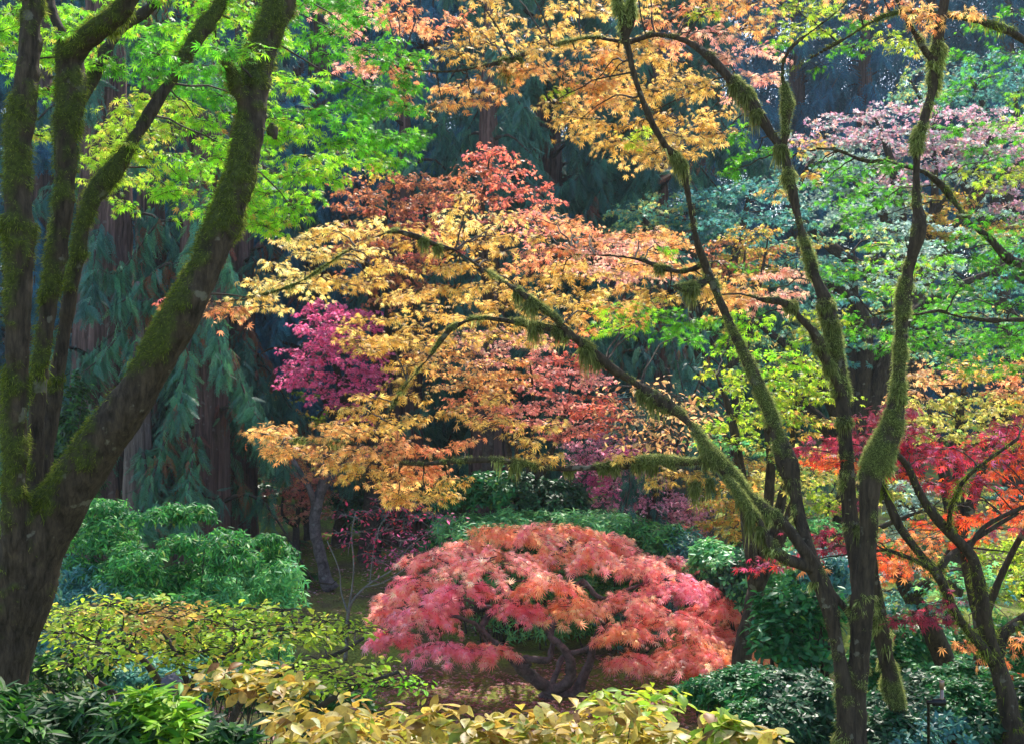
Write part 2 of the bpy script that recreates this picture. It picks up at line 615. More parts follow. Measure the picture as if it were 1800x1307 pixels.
def spray(mb, C, R, root, tm, size, n, pal, droop=.6, twigs=7, mat_leaf=0, mat_wood=1, wood=.0022, tilt=.55, sag=.25, flat=1., woody=True):
    """One flat spray of a branch: twigs from root fan out to the edge of an ellipsoid R about C, leaves in pairs along them."""
    K = max(3, twigs)
    a = rng.random(K) * 2 * math.pi
    rr = np.sqrt(rng.uniform(.25, 1.05, K))
    E = C + np.stack([np.cos(a) * rr * R[0], np.sin(a) * rr * R[1], rng.normal(0, .55, K) * R[2] - sag * R[2] * rr ** 2], 1)
    s = C + (root - C) * rng.uniform(0., .35, K)[:, None]
    L = np.linalg.norm(E - s, axis=1)
    mid = (s + E) / 2 + UP * (L * .14)[:, None] + rng.normal(0, .06, (K, 3)) * L[:, None]
    per = max(2, int(round(n / K)))
    t = rng.random((K, per)) * .85 + .2
    t = np.minimum(t, 1.03)[..., None]
    pos = (1 - t) ** 2 * s[:, None] + 2 * t * (1 - t) * mid[:, None] + t ** 2 * E[:, None]
    T = nrm(2 * (1 - t) * (mid - s)[:, None] + 2 * t * (E - mid)[:, None])
    side = nrm(np.cross(T, UP)) * np.where(rng.random((K, per, 1)) < .5, -1, 1)
    dr = rng.uniform(.15, 1.25, (K, per, 1)) * droop
    D = nrm(T * rng.uniform(.1, 1, (K, per, 1)) + side * rng.uniform(.2, 1.1, (K, per, 1)) - UP * dr + rng.normal(0, .2, (K, per, 3)))
    N = UP + rng.normal(0, tilt, (K, per, 3)) + T * .25
    sz = size * rng.uniform(.45, 1.25, K * per)
    p = pos.reshape(-1, 3) + rng.normal(0, size * .45, (K * per, 3)) * np.array([1, 1, .6]) + D.reshape(-1, 3) * (sz * .3)[:, None]
    inst(mb, tm, p, D.reshape(-1, 3), N.reshape(-1, 3), sz, colours(pal, K * per), mat_leaf)
    if woody:
        for k in range(K):
            u = np.linspace(0, 1, 5)[:, None]
            c = (1 - u) ** 2 * s[k] + 2 * u * (1 - u) * mid[k] + u ** 2 * E[k]
            tube(mb, np.hstack([c, wood * (1.15 - .8 * u)]), 4, mat=mat_wood, cap=False)


def link_branch(mb, q0, C, r0, mat_wood=1, sides=5, lift=.12):
    """A thin branch from a limb row q0 to the spray centre C."""
    a = q0[:3]
    L = np.linalg.norm(C - a)
    m = (a + C) / 2 + UP * L * lift + rng.normal(0, .05, 3) * L
    u = np.linspace(0, 1, 8)[:, None]
    c = (1 - u) ** 2 * a + 2 * u * (1 - u) * m + u ** 2 * C
    c[1:-1] += rng.normal(0, .012, (6, 3)) * min(L, 1)
    tube(mb, np.hstack([c, r0 * (1 - .65 * u)]), sides, mat=mat_wood, cap=False)


def near_pal(x, y, cps, soft=35.):
    d = np.array([math.hypot(x - a[0], (y - a[1]) * 1.3) + rng.random() * soft for a in cps])
    return cps[int(np.argmin(d))][2]


def maple_crown(name, parent, pads, limbs, tm, size, dens, cps, droop=.6, twigs=7, mats=None, wood=.0022, link=.006, label=None, tilt=.55, sag=.25, deep=.8, soft=35., link_p=.5, nmin=6):
    """pads: rows (px, py, distance, half width px, half height px)."""
    mb = MB()
    for (px, py, d, rx, ry) in pads:
        C = P(px, py, d)
        R = np.array([rx / F * d, rx / F * d * deep, ry / F * d])
        n = int(dens * (R[0] * 2 * (R[2] * 2 + R[0] * .5)) / size ** 2) + nmin
        pal = near_pal(px, py, cps, soft)
        q = nearest_on(limbs, C)
        spray(mb, C, R, q[:3] if np.linalg.norm(q[:3] - C) < R[0] * 1.4 else C + nrm(q[:3] - C) * R[0], tm, size, n, pal, droop, twigs, wood=wood, tilt=tilt, sag=sag)
        if rng.random() < link_p:
            link_branch(mb, q, C, min(link, q[3] * .7))
    o = mb.build(name, mats or [M_LEAF, M_TWIG], parent)
    if label:
        o['label'] = label
    return o


def mk_pads(poly, n, d, rx, ry, holes=(), dj=.5):
    pts = fill(poly, n, holes)
    o = []
    for x, y in pts:
        dd = (d(x, y) if callable(d) else d) + rng.uniform(-dj, dj)
        k = rng.uniform(.7, 1.25)
        o.append((x, y, dd, rx * k, ry * k * rng.uniform(.8, 1.2)))
    return o


def fused_trunk(parent, limbs, voxel, mossy, mat_=None, sides=14, lump=.012, name='trunk', seed=0., slim=.012):
    """Limbs swept as tubes, fused into one skin, roughened, with a moss weight per vertex. Returns points and normals for strands."""
    mb = MB()
    for q in limbs:
        q = q.copy()
        q[:, 3] = np.maximum(q[:, 3] - slim, q[:, 3] * .6)
        tube(mb, q, sides)
    o = mb.build('tmp', M_BARK)
    md = o.modifiers.new('r', 'REMESH')
    md.mode = 'VOXEL'
    md.voxel_size = voxel
    sm = o.modifiers.new('s', 'SMOOTH')
    sm.iterations = 4
    sm.factor = .5
    dg = bpy.context.evaluated_depsgraph_get()
    me = bpy.data.meshes.new_from_object(o.evaluated_get(dg))
    bpy.data.objects.remove(o)
    n = len(me.vertices)
    co = np.zeros(n * 3, np.float32)
    me.vertices.foreach_get('co', co)
    no = np.zeros(n * 3, np.float32)
    me.vertices.foreach_get('normal', no)
    co = co.reshape(-1, 3).astype(float)
    no = no.reshape(-1, 3).astype(float)
    big = fbm(co * 5 + seed, 3)
    fine = fbm(co * 34 + seed, 3)
    rings = fbm(co * np.array([9, 9, 60]) + seed, 2)
    mo = np.clip((fbm(co * 3.6 + 40 + seed, 3) - .5) * 5 + (fine - .5) * 2.4 + (fbm(co * 14 + seed, 2) - .5) * 2.2 + no[:, 2] * .6 - no[:, 0] * .18 + mossy(co, no), 0, 1)
    co2 = co + no * (lump * (big - .5) * 2.4 + lump * .5 * (fine - .5) + lump * .35 * (rings - .5) * (1 - mo) + (mo * .007 * (.4 + fine)))[:, None]
    me.vertices.foreach_set('co', co2.astype(np.float32).ravel())
    me.polygons.foreach_set('use_smooth', np.ones(len(me.polygons), bool))
    at = me.attributes.new('moss', 'FLOAT', 'POINT')
    at.data.foreach_set('value', mo.astype(np.float32))
    me.materials.clear()
    me.materials.append(mat_ or M_BARK)
    me.update()
    me.name = name
    t = bpy.data.objects.new(name, me)
    COL.objects.link(t)
    t.parent = parent
    t.location = -np.array(parent.location)
    return co2, no, mo


def moss_tufts(parent, rows, pal):
    """Shaggy clumps wrapped round a bough with long strands hanging under it: rows (px, py, d, half width px, hang px)."""
    mb = MB()
    for px, py, d, hw, hg in rows:
        C = P(px, py, d)
        rad = hw * .82 / F * d
        hang = hg * .8 / F * d
        n = int(500 + 260 * hw * hg / 200)
        u = nrm(rng.normal(0, 1, (n, 3)))
        lump = .75 + .5 * fbm(u * 2.2 + px, 2)[:, None]
        p = C + u * rad * lump * rng.uniform(.55, 1., (n, 1)) * np.array([1.2, 1, .9])
        low = np.clip(.55 - u[:, 2], 0, 1.5)
        L = .014 + hang * low * rng.random(n) ** 2.4 * .75 * (.3 + 1.4 * fbm(np.hstack([u[:, :2] * 3.1, u[:, :1] * 0 + px]), 2))
        D = nrm(u * .5 - UP * (.5 + low * 1.4)[:, None] + rng.normal(0, .22, (n, 3)))
        tv = (np.array([(-.5, 0, 0), (.5, 0, 0), (.3, .55, 0), (0, 1, 0)], float), np.array([(0, 1, 2, 3)]), None)
        wd = .0028
        x_ = nrm(np.cross(D, nrm(rng.normal(0, 1, (n, 3)))))
        tvv = tv[0]
        V = p[:, None] + tvv[None, :, 0:1] * x_[:, None] * wd + tvv[None, :, 1:2] * D[:, None] * L[:, None, None]
        V[:, 2:, :] += rng.normal(0, .004, (n, 1, 3))
        f = (tv[1][None] + (np.arange(n) * 4)[:, None, None]).reshape(-1, 4)
        mb.add(V.reshape(-1, 3), f4=f, c4=pal[rng.integers(0, len(pal), n)] * rng.uniform(.5, 1.25, (n, 1)))
    o = mb.build('moss', M_MOSS, parent)
    o['label'] = 'long moss clumps hanging from the boughs'
    return o


def moss_strands(parent, co, no, mo, n, length, wid, pal, hang=1.0, clump=.55):
    """Short moss blades over the mossy skin and longer tufts hanging below."""
    wgt = mo ** 1.3
    i = rng.choice(len(co), n, p=wgt / wgt.sum())
    p = co[i] + rng.normal(0, .006, (n, 3))
    N = no[i]
    cl = np.clip((fbm(co[i] * 4.5 + 9, 2) - clump) * 7, 0, 1)
    under = np.clip(-N[:, 2] + .35, 0, 1)
    L = length * rng.uniform(.5, 1.3, n) * (1 + hang * 3.2 * cl * under * rng.random(n))
    D = nrm(N * rng.uniform(.4, 1., (n, 1)) - UP * (.35 + 1.3 * cl * under + .4 * rng.random(n))[:, None] + rng.normal(0, .38, (n, 3)))
    tv = (np.array([(-.5, 0, 0), (.5, 0, 0), (.35, .55, .0), (0, 1, 0)], float) * np.array([wid / length, 1, 1]), np.array([(0, 1, 2, 3)]), None)
    mb = MB()
    inst(mb, tv, p, D, nrm(rng.normal(0, 1, (n, 3))), L, pal[rng.integers(0, len(pal), n)] * rng.uniform(.6, 1.35, (n, 1)))
    return mb.build('moss', M_MOSS, parent)


MOSSCOL = np.array([lin(h) for h in ('#74862e', '#647626', '#86963a', '#989f4c', '#5c6826')])
MOSSPALE = np.array([lin(h) for h in ('#8e9a58', '#7c8848', '#a0a866', '#b0b474', '#6a763e')])


# ------------------------------------------------------------------ the ground
def make_ground():
    xs = np.unique(np.concatenate([np.linspace(-62, -16, 16), np.linspace(-16, 16, 200), np.linspace(16, 62, 16)]))
    ys = np.unique(np.concatenate([np.linspace(-30, 2, 10), np.linspace(2, 30, 200), np.linspace(30, 72, 20)]))
    X, Y = np.meshgrid(xs, ys)
    Z = ground_z(X.ravel(), Y.ravel())
    co = np.stack([X.ravel(), Y.ravel(), Z], 1)
    fine = (fbm(co * 2.2, 3) - .5) * .16 + (fbm(co * 9, 2) - .5) * .05
    co[:, 2] += fine
    nx, ny = len(xs), len(ys)
    i = (np.arange(ny - 1)[:, None] * nx + np.arange(nx - 1)[None]).ravel()
    mb = MB()
    mb.add(co, f4=np.stack([i, i + 1, i + nx + 1, i + nx], 1))
    m, t, b = mat("mossy_lawn")
    tc = t.nodes.new("ShaderNodeTexCoord")
    n1 = t.nodes.new("ShaderNodeTexNoise")
    n1.inputs['Scale'].default_value = .9
    n1.inputs['Detail'].default_value = 9
    n1.inputs['Roughness'].default_value = .7
    t.links.new(tc.outputs['Object'], n1.inputs['Vector'])
    r1 = ramp(t, n1.outputs['Fac'], [(.36, (.12, .09, .06)), (.46, (.17, .15, .055)), (.54, (.19, .23, .045)), (.70, (.27, .33, .06))])
    n2 = t.nodes.new("ShaderNodeTexNoise")
    n2.inputs['Scale'].default_value = 38
    n2.inputs['Detail'].default_value = 4
    t.links.new(tc.outputs['Object'], n2.inputs['Vector'])
    r2 = ramp(t, n2.outputs['Fac'], [(.3, (.45, .45, .45)), (.7, (1.4, 1.4, 1.3))])
    mx = t.nodes.new("ShaderNodeMix")
    mx.data_type = 'RGBA'
    mx.blend_type = 'MULTIPLY'
    mx.inputs[0].default_value = 1
    t.links.new(r1.outputs[0], mx.inputs[6])
    t.links.new(r2.outputs[0], mx.inputs[7])
    t.links.new(mx.outputs[2], b.inputs['Base Color'])
    b.inputs['Roughness'].default_value = .95
    b.inputs['Specular IOR Level'].default_value = .1
    bp = t.nodes.new("ShaderNodeBump")
    bp.inputs['Distance'].default_value = .03
    t.links.new(n2.outputs['Fac'], bp.inputs['Height'])
    t.links.new(bp.outputs[0], b.inputs['Normal'])
    g = mb.build("ground", m, smooth=True)
    g['kind'] = 'structure'
    g['label'] = 'mossy brown and green sloping lawn under the trees'


make_ground()


def gz(x, y):
    return float(ground_z(x, y))


def down_to_ground(px, py, d):
    """Point on the ground under a photo pixel at distance d."""
    p = P(px, py, d)
    return np.array([p[0], p[1], gz(p[0], p[1])])


# ------------------------------------------------------------------ big mossy maple, left
def left_maple():
    base = down_to_ground(0, 1300, 5.0)
    t = thing("maple_tree", "big dark mossy maple with thick forked trunks and lime green leaves at the left edge", "tree", base)
    A = px_limb([(-60, 1620, 120, 5.0), (-42, 1420, 86, 5.0), (-22, 1270, 70, 5.0), (2, 1140, 66, 5.0), (30, 1040, 74, 5.0), (64, 950, 68, 4.98), (112, 880, 55, 4.95), (182, 775, 50, 4.9),
                 (270, 645, 44, 4.86), (340, 515, 41, 4.84), (392, 395, 40, 4.86), (428, 295, 37, 4.9), (446, 200, 36, 4.95), (458, 100, 37, 5.), (490, 15, 34, 5.05), (525, -90, 30, 5.1), (570, -220, 26, 5.3)])
    B = px_limb([(30, 1060, 40, 4.95), (29, 960, 37, 4.88), (26, 860, 33, 4.84), (27, 760, 31, 4.82), (30, 640, 31, 4.8), (36, 500, 33, 4.8), (33, 400, 36, 4.8), (31, 290, 30, 4.8), (46, 130, 32, 4.82), (58, 0, 30, 4.85), (70, -150, 26, 4.9)])
    Cc = px_limb([(60, 960, 24, 5.05), (60, 860, 24, 5.1), (64, 750, 24, 5.1), (70, 660, 25, 5.1), (86, 530, 25, 5.1), (104, 430, 27, 5.1), (115, 335, 27, 5.1), (117, 235, 32, 5.12), (126, 150, 31, 5.15), (122, 90, 32, 5.15)])
    C1 = px_limb([(122, 95, 24, 5.15), (104, 50, 17, 5.15), (88, 8, 14, 5.2), (76, -90, 12, 5.25)])
    C2 = px_limb([(124, 105, 27, 5.15), (150, 72, 28, 5.1), (186, 44, 28, 5.05), (222, 8, 26, 5.0), (262, -90, 22, 4.95)])
    C3 = px_limb([(128, 200, 18, 5.2), (150, 165, 15, 5.3), (172, 125, 15, 5.4), (205, 60, 15, 5.5), (270, 8, 14, 5.6), (320, -60, 12, 5.7)])
    D = px_limb([(62, 990, 30, 5.12), (64, 900, 26, 5.2), (74, 820, 25, 5.25), (90, 720, 26, 5.28), (110, 600, 22, 5.3), (126, 500, 22, 5.3), (140, 437, 21, 5.3), (149, 385, 20, 5.3), (175, 330, 22, 5.32), (215, 280, 20, 5.35), (250, 225, 18, 5.4),
                 (276, 180, 18, 5.45), (310, 128, 17, 5.5), (345, 70, 18, 5.55), (378, 22, 18, 5.6), (425, -60, 15, 5.7)])
    E = px_limb([(446, 215, 26, 4.93), (420, 160, 24, 4.9), (404, 125, 18, 4.86), (392, 100, 12, 4.8)])
    G = px_limb([(478, 235, 20, 4.86), (480, 225, 14, 4.82), (484, 245, 8, 4.80)])
    limbs = [A, B, Cc, C1, C2, C3, D, E, G]
    co, no, mo = fused_trunk(t, limbs, .011, lambda c, n: -.35 + np.clip((c[:, 2] - 2.9) * .40, -.5, .5) - n[:, 0] * .25, lump=.014, slim=.024)
    moss_strands(t, co, no, mo, 90000, .016, .0024, MOSSCOL * .66, .8)
    poly = [(-80, -80), (640, -80), (650, 30), (700, 80), (745, 110), (715, 180), (750, 245), (690, 290), (640, 265), (600, 300), (560, 330), (500, 400), (440, 400), (330, 365), (225, 365), (160, 320), (165, 215), (215, 200), (250, 150), (215, 100),
            (150, 120), (60, 110), (-80, 160)]
    pads = mk_pads(poly, 150, lambda x, y: 6.3 + .0012 * (x - 300), 50, 20, holes=[[(165, 130), (235, 110), (245, 170), (190, 205)]], dj=1.0)
    pads += [(x, y, d, rx, ry) for x, y, d, rx, ry in ((395, 88, 4.6, 62, 20), (335, 120, 4.7, 62, 22), (440, 92, 4.55, 40, 12), (270, 95, 4.8, 45, 20), (70, 240, 5.6, 22, 12), (80, 160, 5.9, 30, 22), (215, 120, 5.4, 40, 22),
             (470, 400, 6.2, 38, 18), (450, 375, 6.2, 34, 16), (700, 255, 6.4, 36, 12), (735, 240, 6.5, 30, 10), (655, 285, 6.3, 36, 14), (85, 235, 6.2, 26, 14), (560, 300, 6.2, 45, 16), (300, 340, 6.0, 50, 18), (400, 345, 6.1, 40, 18), (500, 390, 6.2, 30, 14))]
    cps = [(180, 280, 'limeyellow'), (260, 200, 'limeyellow'), (60, 100, 'lime'), (350, 250, 'lime'), (330, 60, 'lime'), (300, 330, 'lime'), (395, 88, 'green'), (300, 100, 'green'), (600, 200, 'green'), (640, 100, 'green'), (680, 240, 'green'), (540, 260, 'lime'), (480, 390, 'lime'),
           (540, 150, 'lime'), (450, 60, 'lime'), (620, 290, 'lime'), (560, 40, 'green'), (720, 150, 'green')]  # limes for backlit leaves, greens for shaded ones: light put into the colour
    lim2 = [A[-60:], C2[-12:], C3, D[-70:], C1]
    maple_crown("crown", t, pads, lim2, MAPLE7, .033, 2.1, cps, droop=.5, twigs=13, link_p=.15, wood=.0016)


left_maple()


# ------------------------------------------------------------------ golden multi-stemmed maple, right
def right_maple():
    base = down_to_ground(1500, 1300, 6.5)
    t = thing("maple_tree", "slender multi-stemmed maple with shaggy moss and golden orange leaves right of the coral bush", "tree", base)
    S3 = px_limb([(1494, 1460, 40, 6.5), (1500, 1310, 28, 6.5), (1506, 1204, 22, 6.48), (1513, 1120, 24, 6.46), (1515, 1060, 25, 6.45), (1522, 1000, 22, 6.44), (1528, 934, 20, 6.42), (1528, 860, 23, 6.4), (1541, 805, 26, 6.4), (1563, 765, 24, 6.4),
                  (1575, 716, 17, 6.38), (1581, 649, 15, 6.36), (1585, 582, 16, 6.35), (1589, 524, 16, 6.34), (1598, 470, 15, 6.32), (1610, 425, 18, 6.3), (1617, 395, 19, 6.3), (1611, 337, 12, 6.3), (1612, 269, 12, 6.28), (1622, 219, 13, 6.26), (1638, 162, 13, 6.25), (1645, 112, 15, 6.24),
                  (1652, 50, 14, 6.24), (1663, -20, 13, 6.22), (1680, -140, 11, 6.2)])
    S3b = px_limb([(1645, 112, 14, 6.24), (1632, 97, 11, 6.22), (1612, 67, 9, 6.2), (1590, 28, 9, 6.18), (1572, -10, 8, 6.15), (1540, -90, 7, 6.1)])
    S1 = px_limb([(1490, 1380, 30, 6.48), (1487, 1240, 20, 6.46), (1481, 1190, 17, 6.45), (1469, 1120, 17, 6.45), (1450, 1040, 22, 6.46), (1420, 968, 19, 6.48), (1398, 868, 15, 6.55), (1384, 815, 24, 6.58), (1364, 755, 15, 6.62), (1326, 660, 15, 6.7), (1288, 581, 13, 6.75), (1248, 485, 12, 6.8), (1224, 420, 11, 6.72),
                  (1210, 345, 10, 6.62), (1198, 292, 13, 6.56), (1172, 260, 10, 6.5), (1148, 220, 10, 6.45), (1120, 150, 10, 6.4), (1104, 85, 10, 6.38), (1095, 40, 10, 6.36), (1084, -10, 9, 6.34), (1070, -90, 7, 6.3)])
    S1b = px_limb([(1100, 65, 9, 6.37), (1114, 30, 7, 6.36), (1108, -10, 6, 6.35), (1130, -70, 5, 6.3)])
    S2 = px_limb([(1512, 1060, 20, 6.6), (1506, 1000, 18, 6.66), (1498, 940, 18, 6.68), (1492, 880, 18, 6.7), (1489, 815, 17, 6.7), (1485, 760, 18, 6.7), (1481, 715, 19, 6.7), (1476, 660, 15, 6.7), (1465, 598, 17, 6.7), (1452, 535, 18, 6.72), (1433, 487, 13, 6.74), (1415, 430, 13, 6.76), (1404, 387, 12, 6.78),
                  (1392, 330, 14, 6.8), (1380, 274, 12, 6.82), (1358, 240, 12, 6.84), (1335, 202, 13, 6.86), (1308, 165, 17, 6.88), (1280, 135, 13, 6.9), (1244, 98, 12, 6.95), (1205, 72, 9, 7.), (1152, 61, 8, 7.05), (1108, 74, 8, 7.1), (1070, 70, 6, 7.1), (1037, 67, 6, 7.15), (987, 77, 6, 7.2), (937, 91, 6, 7.2),
                  (886, 108, 7, 7.2), (836, 120, 5, 7.2), (768, 127, 4, 7.2), (700, 118, 3, 7.2)])
    S2b = px_limb([(1380, 262, 8, 6.82), (1382, 219, 9, 6.8), (1384, 185, 13, 6.78), (1378, 148, 6, 6.76), (1375, 118, 6, 6.74), (1388, 87, 6, 6.72), (1415, 64, 5, 6.7), (1476, 17, 4, 6.66), (1520, -40, 3, 6.6)])
    S2c = px_limb([(1478, 690, 12, 6.68), (1456, 645, 11, 6.62), (1442, 610, 15, 6.6), (1431, 585, 10, 6.58), (1409, 562, 8, 6.55), (1390, 540, 13, 6.52), (1368, 529, 11, 6.5), (1345, 528, 7, 6.48), (1315, 520, 4, 6.46)])
    S4 = px_limb([(1610, 1460, 34, 6.95), (1590, 1310, 21, 6.95), (1572, 1225, 18, 6.93), (1557, 1153, 17, 6.9), (1547, 1096, 19, 6.87), (1541, 1040, 15, 6.84), (1530, 960, 12, 6.8), (1520, 900, 9, 6.8)])
    J = px_limb([(1508, 1120, 14, 6.5), (1494, 1082, 11, 6.5), (1466, 1044, 11, 6.48), (1440, 1010, 10, 6.46)])
    L1 = px_limb([(1430, 995, 18, 6.46), (1416, 971, 16, 6.42), (1382, 924, 14, 6.42), (1345, 897, 16, 6.45), (1311, 867, 14, 6.5), (1284, 832, 17, 6.52), (1257, 803, 15, 6.55), (1220, 753, 11, 6.65), (1190, 722, 14, 6.7), (1155, 700, 17, 6.75), (1125, 679, 10, 6.8), (1078, 649, 12, 6.8), (1038, 616, 14, 6.75), (1004, 588, 11, 6.72),
                  (970, 555, 10, 6.7), (937, 531, 10, 6.7), (903, 507, 8, 6.72), (860, 480, 4, 6.9), (800, 440, 3, 7.1)])
    L2 = px_limb([(1424, 1000, 14, 6.44), (1400, 988, 15, 6.38), (1375, 978, 15, 6.34), (1352, 952, 14, 6.34), (1336, 918, 10, 6.36), (1318, 895, 9, 6.38), (1300, 868, 10, 6.4), (1280, 842, 8, 6.45)])
    H = px_limb([(1258, 806, 10, 6.55), (1225, 812, 9, 6.6), (1180, 812, 14, 6.65), (1140, 810, 15, 6.7), (1098, 817, 10, 6.75), (1030, 822, 10, 6.8), (957, 822, 10, 6.8), (905, 812, 10, 6.8), (849, 808, 8, 6.8), (780, 812, 7, 6.82), (714, 815, 6, 6.85), (690, 800, 4, 7.1), (640, 782, 4, 7.15), (560, 775, 3, 7.2), (470, 766, 2.5, 7.2)])
    B3 = px_limb([(1004, 594, 8, 6.72), (970, 578, 10, 6.74), (937, 572, 9, 6.76), (879, 562, 8, 6.8), (832, 561, 7, 6.8), (789, 582, 6, 6.82), (762, 619, 5, 6.85), (728, 659, 5, 6.9), (701, 693, 4, 7.1), (680, 740, 3, 7.1)])
    B4 = px_limb([(800, 440, 5, 6.95), (770, 432, 8, 6.9), (742, 420, 9, 6.86), (715, 411, 7, 6.85), (690, 408, 5, 6.9), (640, 425, 3, 7.2), (590, 455, 3, 7.2), (520, 500, 3, 7.2), (440, 525, 2.5, 7.2)])
    B5 = px_limb([(1238, 465, 8, 6.82), (1200, 478, 7, 6.9), (1160, 470, 9, 6.95), (1130, 458, 6, 7.), (1080, 450, 4, 7.05), (1010, 448, 3, 7.1)])
    B6 = px_limb([(1248, 490, 8, 6.8), (1222, 505, 12, 6.75), (1205, 508, 10, 6.7), (1170, 500, 3, 6.7)])
    thick = [S1, S2, S2c, S3, S3b, S4, J, L1, L2, H]
    co, no, mo = fused_trunk(t, thick + [S2b, S1b, B3, B4, B5, B6], .0085, lambda c, n: -.1 - np.clip((2.2 - c[:, 2]) * .55, 0, .8) + .35 * np.clip((3.4 - np.abs(c[:, 0] - .2)) * .2, 0, 1), lump=.008, seed=5, slim=.014)
    moss_strands(t, co, no, mo, 170000, .012, .0019, MOSSPALE, 2.2)
    moss_tufts(t, [(1215, 505, 6.72, 16, 40), (1130, 688, 6.8, 11, 40), (1150, 698, 6.76, 14, 56), (1172, 712, 6.72, 11, 24), (1245, 798, 6.56, 12, 50), (1262, 812, 6.54, 13, 24), (1285, 836, 6.5, 13, 20), (1303, 872, 6.4, 9, 36), (1320, 900, 6.37, 9, 60), (1338, 928, 6.35, 8, 56),
                   (1352, 962, 6.34, 9, 26), (1380, 980, 6.34, 10, 14), (1032, 612, 6.74, 14, 60), (1050, 632, 6.78, 10, 30), (935, 533, 6.7, 13, 40), (912, 515, 6.72, 10, 36), (940, 574, 6.76, 12, 50), (980, 582, 6.73, 12, 30), (890, 108, 7.2, 12, 50), (910, 104, 7.2, 8, 40), (1196, 290, 6.55, 13, 36), (1186, 276, 6.52, 10, 26),
                   (1296, 150, 6.88, 15, 40), (1312, 168, 6.87, 17, 50), (1372, 262, 6.82, 13, 50), (1148, 812, 6.7, 17, 40), (1120, 815, 6.72, 13, 24), (1172, 812, 6.66, 14, 30), (1060, 822, 6.78, 11, 16), (1000, 824, 6.84, 10, 16), (905, 812, 6.8, 8, 36), (1080, 820, 6.76, 11, 20), (1458, 640, 6.62, 12, 40),
                   (1442, 608, 6.6, 16, 24), (1390, 536, 6.52, 14, 24), (1384, 815, 6.58, 19, 30), (1392, 840, 6.56, 14, 40), (1452, 535, 6.7, 19, 24), (1462, 570, 6.68, 18, 24), (1484, 740, 6.68, 17, 24), (1330, 200, 6.84, 11, 40), (770, 434, 6.9, 9, 24), (745, 422, 6.86, 9, 30),
                   (1505, 930, 6.66, 12, 40), (1222, 850, 6.5, 8, 60), (1248, 845, 6.5, 6, 50), (1160, 470, 6.95, 11, 14)], MOSSPALE * .85)
    top = [(560, 10), (640, -60), (1400, -80), (1350, 60), (1345, 140), (1285, 190), (1265, 245), (1190, 285), (1120, 300), (1090, 260), (1005, 245), (980, 190), (900, 140), (850, 175), (760, 175), (690, 150), (610, 140)]
    pads = mk_pads(top, 92, lambda x, y: 7.5 - .0003 * (x - 900), 54, 18, dj=.55)
    pads += [(700, 180, 7.3, 40, 16), (780, 185, 7.2, 40, 16), (830, 180, 7.2, 36, 12), (1040, 160, 7., 60, 24), (1020, 210, 7., 60, 20), (1010, 240, 7, 40, 10), (1150, 270, 6.8, 36, 14), (1200, 240, 6.6, 60, 16), (1150, 285, 6.8, 30, 10), (880, 165, 7.2, 40, 14), (1060, 150, 7.0, 60, 22), (1200, 150, 6.8, 66, 22),
             (1700, 20, 6.1, 40, 16), (1640, 30, 6.1, 50, 18), (1610, 20, 6.1, 40, 20)]
    mid = [(430, 505), (480, 445), (565, 400), (640, 385), (690, 375), (760, 375), (810, 345), (880, 340), (935, 385), (1060, 400), (1180, 415), (1245, 480), (1380, 475), (1400, 525), (1290, 545), (1170, 545), (1090, 570), (1010, 610), (900, 600), (790, 610), (730, 660), (720, 600), (590, 600), (620, 570),
           (700, 540), (680, 510), (560, 500), (450, 555)]
    pads += mk_pads(mid, 104, lambda x, y: 7.6 - .0006 * (x - 800), 50, 15, dj=.55)
    pads += [(385, 548, 7.2, 46, 16), (330, 535, 7.2, 30, 12), (440, 520, 7.2, 50, 20), (300, 530, 7.2, 26, 8), (290, 540, 7.2, 22, 7), (410, 545, 7.1, 40, 18)]
    low = [(470, 745), (560, 770), (610, 715), (680, 680), (720, 690), (740, 740), (720, 790), (800, 850), (770, 880), (640, 880), (600, 835), (510, 815), (450, 775)]
    pads += mk_pads(low, 40, 7.2, 46, 16, dj=.5)
    pads += [(640, 610, 7.2, 60, 12), (700, 600, 7.2, 50, 16), (720, 640, 7.2, 46, 18), (700, 670, 7.1, 44, 20), (860, 735, 6.9, 70, 16), (800, 720, 7., 40, 14), (930, 770, 6.9, 50, 20), (950, 800, 6.85, 60, 16), (860, 700, 7., 40, 12), (1100, 800, 6.7, 50, 12), (1180, 835, 6.5, 40, 12), (1160, 850, 6.5, 30, 10), 
             (960, 745, 6.9, 50, 14), (760, 790, 7., 50, 14), (820, 775, 7., 40, 14), (480, 762, 7.2, 44, 10), (455, 765, 7.2, 26, 6), (700, 880, 7.1, 50, 14), (1215, 840, 6.5, 40, 12)]
